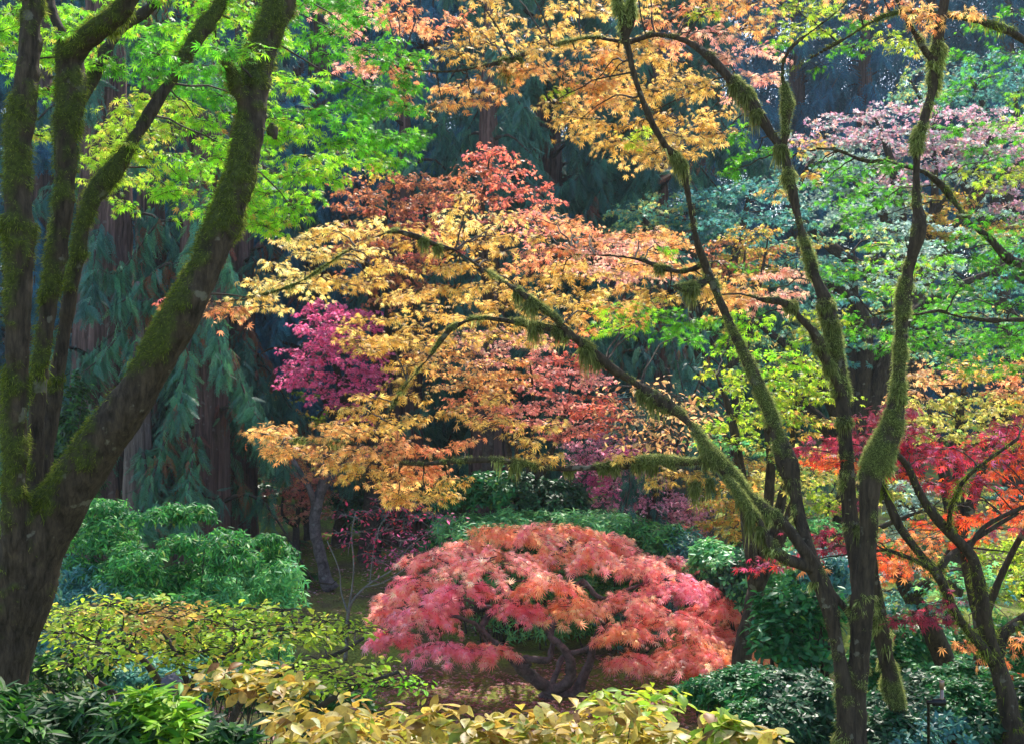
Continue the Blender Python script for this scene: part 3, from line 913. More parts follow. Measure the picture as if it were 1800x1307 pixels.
    cps = [(730, 110, 'orange'), (640, 90, 'peachpink'), (800, 150, 'goldorange'), (760, 30, 'orange'), (860, 60, 'gold'), (950, 50, 'gold'), (960, 120, 'goldorange'), (1040, 40, 'gold'), (1040, 130, 'goldorange'), (1120, 120, 'gold'), (1190, 170, 'gold'), (1200, 230, 'gold'), (1020, 220, 'gold'), (1220, 60, 'peachpink'), (1290, 120, 'peachpink'),
           (1180, 60, 'orange'), (1300, 30, 'goldorange'), (1650, 25, 'goldorange'),
           (560, 430, 'goldlit'), (640, 420, 'goldlit'), (480, 500, 'goldlit'), (400, 540, 'orange'), (320, 535, 'redorange'), (620, 500, 'gold'), (700, 440, 'gold'), (850, 370, 'goldlit'), (780, 470, 'gold'), (880, 430, 'gold'), (900, 520, 'gold'), (980, 430, 'orange'), (1080, 420, 'orange'), (1150, 440, 'goldorange'), (1000, 500, 'gold'),
           (1090, 520, 'goldorange'), (1200, 500, 'gold'), (1320, 500, 'goldorange'), (1360, 500, 'peachpink'), (700, 590, 'gold'), (700, 720, 'gold'), (480, 765, 'goldorange'), (560, 800, 'goldorange'), (620, 850, 'gold'), (700, 850, 'goldorange'), (740, 870, 'gold'), (860, 740, 'gold'), (930, 780, 'gold'), (760, 800, 'orange'), (1100, 800, 'gold'), (820, 580, 'gold')]
    maple_crown("crown", t, pads, [S2, L1, H, B3, B4, B5, S1[60:], S2b], MAPLE7, .034, 1.4, cps, droop=.55, twigs=11, wood=.0017, link_p=.35, label='golden and orange star-shaped leaves')
    gpads = mk_pads([(1045, 540), (1110, 520), (1180, 545), (1230, 590), (1200, 600), (1120, 590), (1060, 575)], 12, 7.6, 46, 16, dj=.4)
    gpads += [(1110, 250, 7.2, 30, 22), (1130, 230, 7.2, 26, 14), (980, 160, 7.1, 26, 12), (1000, 165, 7.1, 20, 10), (1170, 440, 7, 30, 14), (1240, 20, 7, 36, 22), (1270, 560, 6.9, 40, 16), (1330, 560, 6.8, 44, 20), (1290, 600, 6.9, 40, 16), (1390, 640, 6.7, 44, 20), (1420, 600, 6.7, 30, 12), (1300, 240, 7.2, 40, 20), (1330, 270, 7.3, 50, 20), (1290, 300, 7.3, 40, 16)]
    maple_crown("crown", t, gpads, [S2, L1, S1[60:], S2c], MAPLE7, .034, 1.5, [(1100, 550, 'lime'), (1200, 580, 'green'), (1300, 560, 'lime'), (1400, 640, 'lime'), (1300, 260, 'green'), (1000, 160, 'limeyellow')], droop=.55, label='patches of green leaves among the gold')


right_maple()


# ------------------------------------------------------------------ green maple whose limbs reach in from the right edge
def edge_maple():
    base = down_to_ground(2150, 1200, 8.0)
    t = thing("maple_tree", "green and yellow maple whose dark limbs reach in from the right edge", "tree", base)
    tr = spline([(*base, .22), (base[0] - .05, 8.0, 1.6, .17), (*P(2120, 800, 7.9), .15), (*P(2080, 560, 7.8), .13), (*P(2060, 300, 7.7), .11), (*P(2000, 60, 7.6), .08), (*P(1960, -150, 7.6), .05)], .06)
    a = px_limb([(2070, 560, 20, 7.8), (1930, 566, 12, 7.6), (1800, 562, 8, 7.4), (1739, 563, 8, 7.3), (1681, 556, 5, 7.3), (1648, 546, 6, 7.3), (1614, 553, 5, 7.3), (1570, 546, 5, 7.3), (1535, 556, 4, 7.3), (1500, 572, 3.5, 7.3), (1475, 588, 2.5, 7.3)])
    b = px_limb([(2070, 620, 18, 7.8), (1930, 560, 12, 7.7), (1800, 470, 12, 7.6), (1772, 455, 12, 7.5), (1738, 418, 10, 7.5), (1705, 392, 6, 7.5), (1668, 343, 9, 7.6), (1648, 320, 9, 7.6), (1624, 303, 7, 7.6), (1594, 293, 7, 7.6), (1557, 286, 7, 7.6), (1516, 282, 6, 7.6), (1460, 262, 4, 7.6), (1400, 270, 3, 7.6)])
    c = px_limb([(2030, 200, 14, 7.6), (1900, 130, 12, 7.2), (1800, 70, 11, 7.1), (1755, 48, 10, 7.05), (1711, 36, 8, 7.0), (1671, 29, 7, 7.0), (1600, 20, 6, 7.), (1550, 30, 6, 7.), (1500, 60, 5, 7.), (1430, 100, 4, 7.), (1380, 130, 3, 7.)])
    mb_limbs = [tr, a, b, c]
    co, no, mo = fused_trunk(t, mb_limbs, .012, lambda cc, n: -.15 + .2 * n[:, 2], lump=.010, seed=9, slim=.010)
    moss_strands(t, co, no, mo, 24000, .02, .003, MOSSCOL, 1.0)
    pads = mk_pads([(1360, -60), (1580, -60), (1560, 60), (1600, 90), (1560, 100), (1470, 110), (1400, 135), (1375, 90), (1350, 40)], 20, 7.2, 46, 18, dj=.5)
    pads += mk_pads([(1700, 60), (1860, -20), (1860, 660), (1690, 655), (1640, 600), (1600, 560), (1680, 510), (1640, 480), (1660, 420), (1720, 380), (1700, 300), (1690, 200), (1680, 130)], 54, 7.9, 52, 20, dj=.7)
    pads += mk_pads([(1400, 250), (1480, 255), (1600, 300), (1590, 360), (1500, 400), (1430, 350)], 16, 8.0, 46, 18, dj=.5)
    pads += mk_pads([(1440, 470), (1530, 430), (1650, 440), (1650, 620), (1560, 620), (1450, 580), (1400, 590)], 26, 7.8, 44, 17, dj=.5)
    pads += [(1480, 485, 7.4, 44, 20), (1560, 500, 7.5, 40, 20), (1700, 620, 7.6, 60, 16), (1780, 600, 7.6, 60, 18), (1620, 600, 7.6, 50, 14), (1300, 470, 8.4, 40, 16), (1500, 350, 8, 50, 16), (1360, 340, 8., 40, 14), (1440, 20, 7.1, 50, 22), (1500, 40, 7.1, 44, 18)]
    cps = [(1420, 20, 'limeyellow'), (1500, 60, 'green'), (1400, 100, 'green'), (1540, 20, 'orange'), (1480, -20, 'orange'), (1560, 90, 'yellowgreen'), (1740, 100, 'green'), (1780, 200, 'lime'), (1740, 250, 'green'), (1780, 330, 'yellowgreen'), (1740, 400, 'green'), (1780, 520, 'green'), (1720, 600, 'green'), (1620, 560, 'green'), (1580, 480, 'lime'),
           (1480, 500, 'green'), (1500, 560, 'green'), (1440, 560, 'yellowgreen'), (1480, 300, 'green'), (1500, 370, 'green'), (1570, 320, 'green'), (1430, 270, 'yelloworange')]
    maple_crown("crown", t, pads, [a, b, c, tr[30:]], MAPLE7, .034, .85, cps, droop=.5, twigs=10, wood=.0017, link_p=.35)


edge_maple()


# ------------------------------------------------------------------ weeping laceleaf maple, centre
def laceleaf():
    D0 = 12.0
    base = down_to_ground(955, 1226, D0)
    t = thing("laceleaf_maple", "low domed weeping maple with coral pink feathery leaves and twisted trunk", "tree", base)
    gzv = base[2]
    b0 = (base[0], base[1], gzv - .05)
    L = []
    L.append(spline([(*b0, .10)] + [(*P(x, y, d), r / F * d) for x, y, r, d in ((962, 1212, 16, 12), (940, 1196, 15, 11.95), (920, 1178, 15, 11.9), (906, 1160, 11, 11.85), (890, 1145, 10, 11.8), (868, 1128, 9, 11.75), (850, 1116, 8, 11.7), (846, 1100, 8, 11.7), (855, 1080, 7, 11.75), (868, 1070, 6, 11.7), (840, 1060, 4, 11.6), (790, 1055, 3, 11.5), (730, 1070, 2, 11.4))], .03))
    L.append(spline([(*b0, .09)] + [(*P(x, y, d), r / F * d) for x, y, r, d in ((985, 1208, 14, 12), (1003, 1190, 13, 11.95), (1008, 1165, 12, 11.9), (1000, 1148, 10, 11.9), (985, 1132, 9, 11.9), (965, 1110, 8, 12), (990, 1070, 7, 12.1), (1000, 1030, 7, 12.1), (1010, 1005, 6, 12.2), (980, 975, 4, 12.3), (950, 950, 3, 12.3))], .03))
    L.append(spline([(*b0, .09)] + [(*P(x, y, d), r / F * d) for x, y, r, d in ((1008, 1218, 15, 12.1), (1022, 1196, 13, 12.1), (1034, 1165, 10, 12.1), (1042, 1138, 9, 12.1), (1050, 1110, 8, 12.1), (1070, 1080, 7, 12), (1100, 1060, 6, 12), (1150, 1075, 4, 11.9), (1190, 1100, 4, 11.8), (1230, 1130, 3, 11.7))], .03))
    L.append(spline([(*P(930, 1175, 11.9), .07)] + [(*P(x, y, d), r / F * d) for x, y, r, d in ((922, 1162, 12, 11.9), (935, 1158, 9, 11.85), (955, 1162, 8, 11.85), (970, 1150, 7, 11.9), (968, 1120, 6, 12.0), (940, 1085, 5, 12), (900, 1060, 5, 11.9), (905, 1040, 4, 11.9), (860, 1010, 3, 11.8), (800, 1000, 2, 11.7))], .03))
    L.append(spline([(*P(1000, 1040, 12.1), .045)] + [(*P(x, y, d), r / F * d) for x, y, r, d in ((1020, 1020, 8, 12), (1035, 1030, 7, 11.95), (1050, 1045, 6, 11.9), (1080, 1050, 5, 11.9), (1110, 1030, 4, 12), (1160, 1020, 3, 12))], .03))
    L.append(spline([(*P(1045, 1130, 12.1), .04)] + [(*P(x, y, d), r / F * d) for x, y, r, d in ((1000, 1150, 7, 12.3), (975, 1180, 7, 12.2), (968, 1210, 8, 12.1))], .03))
    L.append(spline([(*P(850, 1118, 11.7), .035)] + [(*P(x, y, d), r / F * d) for x, y, r, d in ((830, 1100, 5, 11.6), (800, 1085, 4, 11.5), (760, 1090, 3, 11.4))], .03))
    mb = MB()
    for q in L:
        q = q.copy()
        q[:, 3] *= .74
        q[:, :3] += (np.stack([fbm(q[:, :3] * 6, 2), fbm(q[:, :3] * 6 + 9, 2), fbm(q[:, :3] * 6 + 4, 2)], 1) - .5) * .09
        tube(mb, q, 12, wob=.3)
    mb.build("trunk", M_LACEBARK, t, smooth=True)
    lobes = [(1326, 1172, 36, 14, 11.6), (1235, 1120, 50, 22, 11.7), (933, 950, 70, 30, 12.3), (1032, 985, 52, 42, 11.7), (873, 1003, 112, 46, 11.4), (770, 992, 66, 26, 11.9), (738, 1042, 70, 32, 11.6), (735, 1100, 72, 50, 11.2), (682, 1082, 36, 22, 11.7), (780, 1150, 60, 26, 11.0), (862, 1150, 50, 16, 11.1),
             (910, 1080, 44, 30, 11.3), (1004, 1078, 58, 32, 11.2), (1126, 1003, 62, 28, 12.0), (1199, 1040, 70, 34, 11.8), (1262, 1076, 46, 26, 11.9), (1110, 1068, 66, 30, 11.5), (1180, 1100, 66, 30, 11.4), (1222, 1150, 72, 34, 11.2), (1306, 1158, 44, 22, 11.6),
             (1262, 1192, 62, 18, 11.2), (1180, 1165, 60, 22, 11.1), (1095, 1118, 50, 24, 11.1), (1100, 1168, 48, 22, 11.0), (820, 1050, 70, 30, 11.3), (960, 1040, 56, 26, 11.2), (880, 945, 50, 24, 12.6), (990, 940, 60, 22, 12.8), (1060, 955, 50, 20, 12.9), (830, 970, 60, 24, 12.7), (1170, 1000, 60, 24, 12.9),
             (1100, 985, 50, 24, 13.0), (700, 1060, 50, 22, 12.4), (1240, 1050, 50, 22, 12.7), (760, 1075, 60, 30, 12.2), (1290, 1110, 40, 22, 12.3), (690, 1130, 46, 24, 11.8), (980, 985, 60, 26, 11.9)]
    cps = [(700, 1120, 'coralpink'), (760, 1090, 'coralpink'), (780, 1150, 'coralpink'), (680, 1085, 'coral'), (800, 1050, 'coralpink'), (760, 1020, 'coral'), (830, 990, 'coral'), (880, 940, 'coralorange'), (930, 960, 'coral'), (980, 940, 'coralorange'), (1040, 960, 'coral'), (920, 1020, 'coral'), (970, 1010, 'coralorange'), (1120, 1000, 'coral'), (1200, 1030, 'coralpink'),
           (1100, 1060, 'coral'), (1180, 1080, 'coral'), (1250, 1080, 'coral'), (1150, 1130, 'coral'), (1290, 1160, 'coralorange'), (1240, 1180, 'coral'), (960, 1080, 'coral'), (900, 1090, 'coralpink'), (1040, 1090, 'coralorange'), (860, 1120, 'coral')]
    mb = MB()
    for (px, py, rx, ry, d) in lobes:
        Cp = P(px, py, d)
        A, Hh = rx * 1.06 / F * d, ry * .78 / F * d
        topp = Cp + UP * Hh
        q = nearest_on(L, topp)
        link_branch(mb, q, topp - UP * .05, .012, lift=.12, sides=6)
        K = 19
        for k in range(K):
            az = rng.uniform(0, 2 * math.pi)
            o = np.array([math.cos(az), math.sin(az), 0])
            reach = A * rng.uniform(.55, 1.12)
            lay = rng.uniform(0, .8)
            s0 = topp - UP * Hh * lay * 1.1 + o * A * .08
            u = np.linspace(0, 1, 6)
            c = s0 + o * (reach * u)[:, None] + UP * (Hh * (.26 * u - 1.15 * (1 - lay * .45) * u ** 2.1))[:, None]
            c += np.cumsum(rng.normal(0, .008, (6, 3)), 0)
            tube(mb, np.hstack([c, (.0032 * (1.15 - u))[:, None]]), 4, mat=1, cap=False)
            n = int(14 + 60 * reach)
            t_ = rng.uniform(.12, 1.02, n) * 4.999
            i = np.minimum(t_.astype(int), 4)
            fr = (t_ - i)[:, None]
            p = c[i] * (1 - fr) + c[i + 1] * fr
            T = nrm(c[i + 1] - c[i])
            sd = nrm(np.cross(T, UP)) * np.where(rng.random((n, 1)) < .5, -1, 1)
            D = nrm(T * rng.uniform(.3, 1.1, (n, 1)) + sd * rng.uniform(.1, 1.2, (n, 1)) - UP * rng.uniform(-.25, .5, (n, 1)) + rng.normal(0, .2, (n, 3)))
            N = nrm(UP + o * .3 + rng.normal(0, .5, (n, 3)))
            inst(mb, LACE, p + rng.normal(0, .02, (n, 3)), D, N, .064 * rng.uniform(.5, 1.35, n), colours(near_pal(px + rng.normal(0, rx * .5), py, cps, 40), n, .24))
    mb.build("crown", [M_LACE, M_TWIG], t)


laceleaf()


# ------------------------------------------------------------------ other broadleaf trees
def broad_tree(kind, label, cat, limbs, pads, tm, size, dens, cps, group=None, bark=None, leaf=None, droop=.5, twigs=9, wood=.0025, link=.010, tilt=.6, sag=.3, deep=.9, sides=9, wob=.2, moss=0, soft=35., base=None, nmin=6):
    if base is None:
        q0 = limbs[0][0]
        base = np.array([q0[0], q0[1], gz(q0[0], q0[1])])
    t = thing(kind, label, cat, base, group)
    mb = MB()
    for q in limbs:
        tube(mb, q, sides, wob=wob)
    o = mb.build("trunk", bark or M_TWIG, t, smooth=True)
    if moss:
        pts = np.concatenate([np.repeat(q, 1, 0) for q in limbs])
        i = rng.integers(0, len(pts), moss)
        no = nrm(rng.normal(0, 1, (moss, 3)))
        co = pts[i, :3] + no * pts[i, 3:4] * .95 + rng.normal(0, .01, (moss, 3))
        moss_strands(t, co, no, np.clip(fbm(co * 4, 2) * 3 - 1 + no[:, 2] * .4, .01, 1), moss * 3, .03, .004, MOSSCOL, 1.2)
    if pads:
        maple_crown("crown", t, pads, limbs, tm, size, dens, cps, droop, twigs, [leaf or M_LEAF, bark or M_TWIG], wood, link, tilt=tilt, sag=sag, deep=deep, soft=soft, nmin=nmin)
    return t


def stems(base_px, base_d, tops, r, via=.5, spread=.1):
    """A trunk from the ground under base_px at base_d, then limbs to pixel rows (px, py, d)."""
    g = down_to_ground(base_px, 0, base_d)
    fork = g * 1.0
    cx = np.mean([P(*a)[0] for a in tops])
    cz = np.mean([P(*a)[2] for a in tops])
    fork = np.array([g[0] * .7 + cx * .3, base_d, g[2] + (cz - g[2]) * via])
    L = [spline([(*(g - UP * .1), r * 1.5), (*(g + (fork - g) * .3 + rng.normal(0, spread * .5, 3)), r * 1.05), (*fork, r * .85)], .08)]
    for a in tops:
        e = P(*a)
        m = (fork + e) / 2 + rng.normal(0, spread, 3) + UP * .12 * np.linalg.norm(e - fork)
        L.append(spline([(*fork, r * .7), (*m, r * .42), (*e, r * .12)], .08))
    return L


# red maple at the right, near
def red_maple():
    L = [px_limb([(1800, 1420, 24, 7.0), (1776, 1260, 19, 7.0), (1758, 1185, 15, 7.), (1739, 1130, 14, 6.95), (1728, 1066, 13, 6.9), (1720, 1022, 11, 6.85), (1708, 978, 10, 6.8), (1681, 946, 9, 6.75), (1648, 913, 9, 6.7), (1617, 866, 7, 6.65), (1596, 820, 6, 6.6), (1570, 790, 4, 6.5)]),
         px_limb([(1752, 1160, 11, 6.98), (1765, 1112, 10, 7.), (1800, 1086, 9, 7.), (1850, 1040, 7, 7.)]),
         px_limb([(1745, 1165, 10, 6.98), (1732, 1143, 9, 6.9), (1705, 1110, 8, 6.85), (1681, 1079, 8, 6.8), (1661, 1035, 8, 6.75), (1648, 1008, 9, 6.7), (1624, 981, 7, 6.7), (1594, 944, 7, 6.7), (1574, 911, 8, 6.7), (1560, 874, 7, 6.7), (1548, 840, 5, 6.7)]),
         px_limb([(1648, 1004, 7, 6.7), (1668, 978, 6, 6.75), (1690, 962, 5, 6.8), (1740, 930, 4, 6.8), (1790, 900, 3, 6.8)]),
         px_limb([(1640, 1000, 5, 6.7), (1600, 980, 4, 6.6), (1560, 966, 3, 6.6)]),
         px_limb([(1668, 930, 5, 6.7), (1672, 890, 4, 6.6), (1690, 850, 4, 6.5), (1720, 820, 3, 6.4), (1790, 770, 3, 6.3)]),
         px_limb([(1700, 970, 5, 6.8), (1730, 925, 4, 6.8), (1800, 890, 4, 6.8), (1860, 870, 3, 6.8)])]
    pads = mk_pads([(1390, 780), (1450, 760), (1560, 700), (1640, 770), (1720, 790), (1800, 730), (1860, 740), (1860, 800), (1740, 850), (1640, 850), (1560, 830), (1460, 820), (1400, 810)], 44, 7.2, 50, 14, dj=.5)
    pads += [(1690, 860, 7.0, 50, 12), (1640, 850, 7.0, 40, 10), (1480, 960, 6.9, 70, 16), (1400, 985, 7., 70, 14), (1330, 1000, 7., 40, 12), (1440, 940, 7., 60, 16), (1620, 1085, 6.6, 70, 14), (1660, 1060, 6.6, 40, 12), (1590, 1095, 6.6, 40, 10), (1500, 890, 7., 40, 20), (1770, 750, 6.8, 40, 12), (1790, 730, 6.8, 30, 10), (1740, 800, 6.8, 60, 14), (1560, 800, 7.0, 60, 16), (1620, 790, 7., 60, 16), (1820, 900, 7.4, 60, 16), (1760, 930, 7.4, 50, 14)]
    cps = [(1440, 810, 'redtoorange'), (1610, 850, 'redtoorange'), (1800, 800, 'redtoorange'), (1420, 790, 'crimson'), (1480, 780, 'crimson'), (1520, 740, 'crimson'), (1580, 800, 'scarlet'), (1640, 830, 'scarlet'), (1700, 800, 'scarlet'), (1780, 750, 'scarlet'), (1690, 860, 'scarlet'), (1480, 960, 'crimson'), (1330, 1000, 'scarlet'), (1620, 1085, 'crimson')]
    broad_tree("red_maple", "scarlet maple with dark mossy forked trunk at the right edge", "tree", L, pads, MAPLE7, .042, 1.25, cps, bark=M_BARK, moss=2500, droop=.7, base=down_to_ground(1800, 1400, 7.0), wood=.002, link=.005)


red_maple()

# orange-leaved maple just behind the red one
broad_tree("orange_maple", "flame orange maple glowing behind the scarlet maple's trunk", "tree",
           [px_limb([(1740, 1330, 20, 8.6), (1729, 1204, 17, 8.6), (1724, 1100, 13, 8.6), (1700, 1000, 9, 8.5), (1690, 940, 6, 8.4), (1670, 880, 4, 8.3)]), px_limb([(1725, 1100, 9, 8.6), (1760, 1010, 6, 8.5), (1800, 930, 5, 8.4)])],
           mk_pads([(1540, 960), (1600, 930), (1680, 900), (1760, 860), (1860, 850), (1860, 960), (1760, 940), (1700, 960), (1620, 1000), (1540, 1010)], 26, 8.3, 48, 15, dj=.5)
           + [(1560, 990, 7.6, 60, 22), (1590, 970, 7.6, 50, 20), (1430, 1000, 7.8, 50, 8), (1400, 990, 7.8, 40, 8), (1760, 1150, 7.4, 50, 16), (1790, 1120, 7.4, 40, 14), (1700, 1140, 7.4, 36, 10), (1780, 1190, 7.4, 40, 14), (1690, 1130, 7.4, 26, 8), (1790, 880, 7.6, 50, 20), (1740, 1210, 7.6, 40, 10), (1800, 1220, 7.6, 40, 14)],
           MAPLE7, .044, .85, [(1600, 960, 'leaforange'), (1680, 930, 'redtoorange'), (1780, 880, 'redtoorange'), (1820, 930, 'leaforange'), (1560, 990, 'redtoorange'), (1740, 1160, 'leaforange'), (1780, 1210, 'redtoorange'), (1400, 990, 'leaforange')], bark=M_BARK, droop=.7, wood=.002, link=.005)

# leaning dark trunk between the shrubs at the lower right
broad_tree("maple_tree", "pale green maple with leaning dark trunk among the lower right shrubs", "tree",
           [px_limb([(1690, 1330, 24, 9.4), (1671, 1204, 19, 9.4), (1651, 1136, 18, 9.3), (1631, 1095, 17, 9.2), (1600, 1045, 14, 9.2), (1580, 1010, 11, 9.2), (1560, 970, 7, 9.2)]),
            px_limb([(1600, 1045, 12, 9.2), (1635, 1020, 9, 9.1), (1660, 985, 6, 9.0), (1690, 920, 4, 9.0)])],
           mk_pads([(1520, 1010), (1600, 1000), (1680, 990), (1760, 1000), (1820, 960), (1840, 1040), (1740, 1060), (1640, 1070), (1540, 1050)], 20, 9.4, 55, 16, dj=.6), MAPLE5, .045, .9, [(1600, 1030, 'bluegreen'), (1700, 1010, 'midgreen'), (1790, 1000, 'yellowgreen'), (1740, 1060, 'bluegreen')], bark=M_BARK, moss=900)

# ------------------------------------------------------------------ mid-distance autumn trees
broad_tree("rust_maple", "shaded rust brown maple behind the pale gold branch tip", "tree",
           stems(648, 18.5, [(610, 380, 16.3), (690, 330, 16.5), (760, 380, 16.6), (640, 450, 16), (720, 480, 16)], .13, .55),
           mk_pads([(585, 330), (640, 285), (740, 300), (790, 350), (800, 440), (760, 520), (660, 530), (610, 470)], 60, 16.4, 44, 13, dj=1.2), MAPLE5, 0.051, 0.92,
           [(620, 320, 'rust'), (700, 320, 'rust'), (740, 400, 'redorange'), (640, 420, 'rust'), (680, 500, 'rust'), (600, 300, 'yelloworange')])
broad_tree("orange_red_maple", "peaked orange-red maple rising behind the golden branches", "tree",
           stems(845, 15.6, [(860, 280, 14.4), (800, 330, 14.4), (940, 360, 14.4), (1040, 430, 14.2), (900, 430, 14)], .08, .75),
           mk_pads([(760, 320), (820, 300), (850, 255), (905, 255), (930, 320), (965, 340), (970, 380), (1060, 410), (1180, 430), (1180, 490), (1000, 500), (900, 420), (800, 360)], 62, 14.4, 40, 12, dj=1.0), MAPLE5, 0.045, 0.86,
           [(860, 270, 'redorange'), (800, 320, 'rust'), (930, 340, 'redorange'), (900, 310, 'redorange'), (1000, 420, 'orange'), (1100, 440, 'peachpink'), (1050, 470, 'peachpink'), (950, 420, 'salmon')])
broad_tree("magenta_maple", "deep magenta maple left of centre beside the cedar boughs", "tree",
           stems(600, 19.5, [(560, 580, 16.4), (620, 620, 16.2), (540, 670, 16.3), (640, 690, 16.2)], .12, .55),
           mk_pads([(520, 560), (560, 530), (620, 535), (680, 600), (690, 650), (640, 700), (640, 750), (600, 730), (560, 700), (500, 670), (500, 630), (530, 600)], 58, 15.2, 34, 11, dj=.9), MAPLE5, 0.042, 1.09,
           [(560, 545, 'magenta'), (600, 600, 'magenta'), (560, 640, 'magenta'), (640, 640, 'magenta'), (620, 710, 'magenta'), (520, 640, 'magenta'), (640, 720, 'magenta')])
broad_tree("salmon_maple", "rounded salmon pink maple in the middle distance above the mossy bough", "tree",
           stems(905, 14.8, [(850, 640, 13.4), (930, 620, 13.4), (1010, 640, 13.3), (900, 720, 13.1), (1030, 730, 13.2)], .055, .4),
           mk_pads([(740, 620), (800, 590), (900, 575), (1000, 600), (1050, 660), (1085, 740), (1040, 770), (960, 770), (880, 760), (800, 720), (760, 680)], 78, 13.3, 42, 12, dj=.9), MAPLE5, 0.040, 1.03,
           [(800, 640, 'goldorange'), (860, 600, 'peachpink'), (940, 600, 'peachpink'), (900, 660, 'goldorange'), (980, 660, 'salmon'), (1050, 730, 'redorange'), (960, 730, 'salmon'), (1000, 760, 'salmon'), (850, 720, 'orange'), (1010, 610, 'redorange')])
broad_tree("pink_shrub", "purple-pink twiggy shrub behind the laceleaf's right shoulder", "shrub",
           stems(1110, 15.5, [(1040, 840, 15.4), (1120, 830, 15.4), (1180, 860, 15.4), (1210, 910, 15.2), (1080, 880, 15)], .04, .4),
           mk_pads([(1000, 770), (1080, 760), (1120, 790), (1170, 850), (1230, 880), (1240, 950), (1150, 950), (1080, 900), (1030, 870), (1010, 820)], 74, 14.9, 36, 12, dj=.8), SMALL3, 0.036, 0.92, [(1050, 800, 'pink'), (1100, 860, 'pink'), (1190, 910, 'pink'), (1220, 930, 'salmon'), (1040, 850, 'hotpink')])
broad_tree("burning_bush", "hot pink spreading shrub tucked under the mossy horizontal bough", "shrub",
           stems(1150, 14.8, [(1100, 790, 14.8), (1150, 780, 14.8), (1130, 800, 14.6)], .05, .5),
           mk_pads([(1085, 790), (1120, 772), (1175, 770), (1190, 800), (1150, 815), (1100, 812)], 14, 14.8, 34, 9, dj=.4), SMALL3, 0.039, 1.15, [(1130, 790, 'hotpink')])
broad_tree("pink_maple", "low salmon pink maple far left behind the young leaning trunk", "tree",
           stems(520, 18.5, [(500, 850, 18.5), (540, 860, 18.5), (520, 880, 18.3)], .06, .5),
           mk_pads([(475, 860), (500, 830), (560, 830), (580, 870), (560, 915), (485, 915)], 22, 18.6, 34, 11, dj=.5), MAPLE5, 0.042, 1.03, [(500, 850, 'salmon'), (500, 900, 'peachpink'), (560, 860, 'salmon')])
broad_tree("yellow_maple", "small yellow-green maple in the gap left of the magenta one", "tree",
           stems(545, 20, [(420, 690, 20), (520, 700, 20), (570, 720, 20), (470, 680, 20)], .07, .6),
           mk_pads([(380, 670), (440, 660), (520, 690), (560, 700), (590, 730), (540, 760), (500, 760), (450, 720), (390, 700)], 18, 20, 40, 9, dj=.6), MAPLE5, 0.051, 0.92, [(420, 690, 'yelloworange'), (540, 730, 'yellowgreen'), (520, 750, 'yelloworange')])
broad_tree("sparse_tree", "thin grey twiggy tree with scattered peach leaves above the pink shrubs", "tree",
           stems(1175, 15.8, [(1090, 700, 12.4), (1130, 680, 12.4), (1190, 690, 12.4), (1220, 740, 12.4), (1100, 760, 12.3), (1170, 760, 12.3), (1240, 640, 12.4)], .03, .4),
           mk_pads([(1060, 700), (1120, 660), (1200, 680), (1260, 700), (1250, 780), (1180, 800), (1090, 790)], 34, 12.4, 46, 20, dj=.6), OVAL, .075, .10, [(1100, 700, 'peachleaf'), (1200, 740, 'peachleaf')], bark=M_TWIG, wood=.003, link=.006, nmin=3)

# young leaning tree and the nearly bare red-tipped tree on the lawn
broad_tree("young_maple", "slim leaning dark trunk standing on the mossy lawn", "tree",
           [px_limb([(582, 1036, 17, 16.5), (572, 1015, 12, 16.5), (566, 985, 10, 16.5), (556, 945, 10, 16.5), (553, 910, 10, 16.5), (560, 875, 10, 16.5), (568, 850, 9, 16.5), (575, 800, 7, 16.5), (600, 740, 5, 16.5)]),
            px_limb([(556, 890, 8, 16.5), (540, 850, 5, 16.4), (510, 800, 4, 16.4)]), px_limb([(566, 860, 7, 16.5), (600, 820, 5, 16.6), (650, 800, 3, 16.6)])],
           mk_pads([(500, 800), (560, 770), (640, 790), (650, 830), (580, 850), (510, 830)], 12, 16.6, 36, 9, dj=.5), MAPLE5, 0.045, 0.69, [(560, 810, 'orange'), (600, 800, 'goldorange')], bark=M_LACEBARK, sides=12)
bare = [px_limb([(607, 1160, 3.6, 13.2), (610, 1120, 3.2, 13.2), (612, 1080, 3.2, 13.2), (620, 1055, 2.7, 13.2), (650, 1025, 1.8, 13.2), (690, 1000, 1.4, 13.1), (720, 960, 0.9, 13.1), (760, 930, 0.7, 13.)]),
        px_limb([(612, 1075, 2.7, 13.2), (618, 1040, 1.8, 13.2), (622, 990, 1.6, 13.2), (618, 940, 1.4, 13.2), (625, 900, 0.9, 13.2)]),
        px_limb([(612, 1078, 1.8, 13.2), (600, 1040, 1.4, 13.3), (596, 1000, 1.1, 13.3), (575, 950, 0.9, 13.3)]),
        px_limb([(650, 1025, 1.4, 13.2), (655, 980, 1.1, 13.2), (665, 930, 0.9, 13.2), (700, 880, 0.7, 13.2)]),
        px_limb([(640, 1032, 1.4, 13.2), (680, 1020, 1.1, 13.), (730, 985, 0.9, 13.), (770, 960, 0.5, 13.)])]
broad_tree("bare_sapling", "nearly bare grey-twigged sapling with a few crimson leaves left of the coral dome", "tree", bare,
           mk_pads([(600, 890), (700, 870), (790, 890), (790, 940), (730, 990), (660, 990), (620, 960), (590, 940)], 34, 13.3, 34, 20, dj=.5), OVAL, .05, .04, [(700, 900, 'redbud'), (640, 920, 'redbud'), (740, 950, 'magenta')], nmin=2, bark=M_GREYTWIG, wood=.0022, link=.005, sides=7)

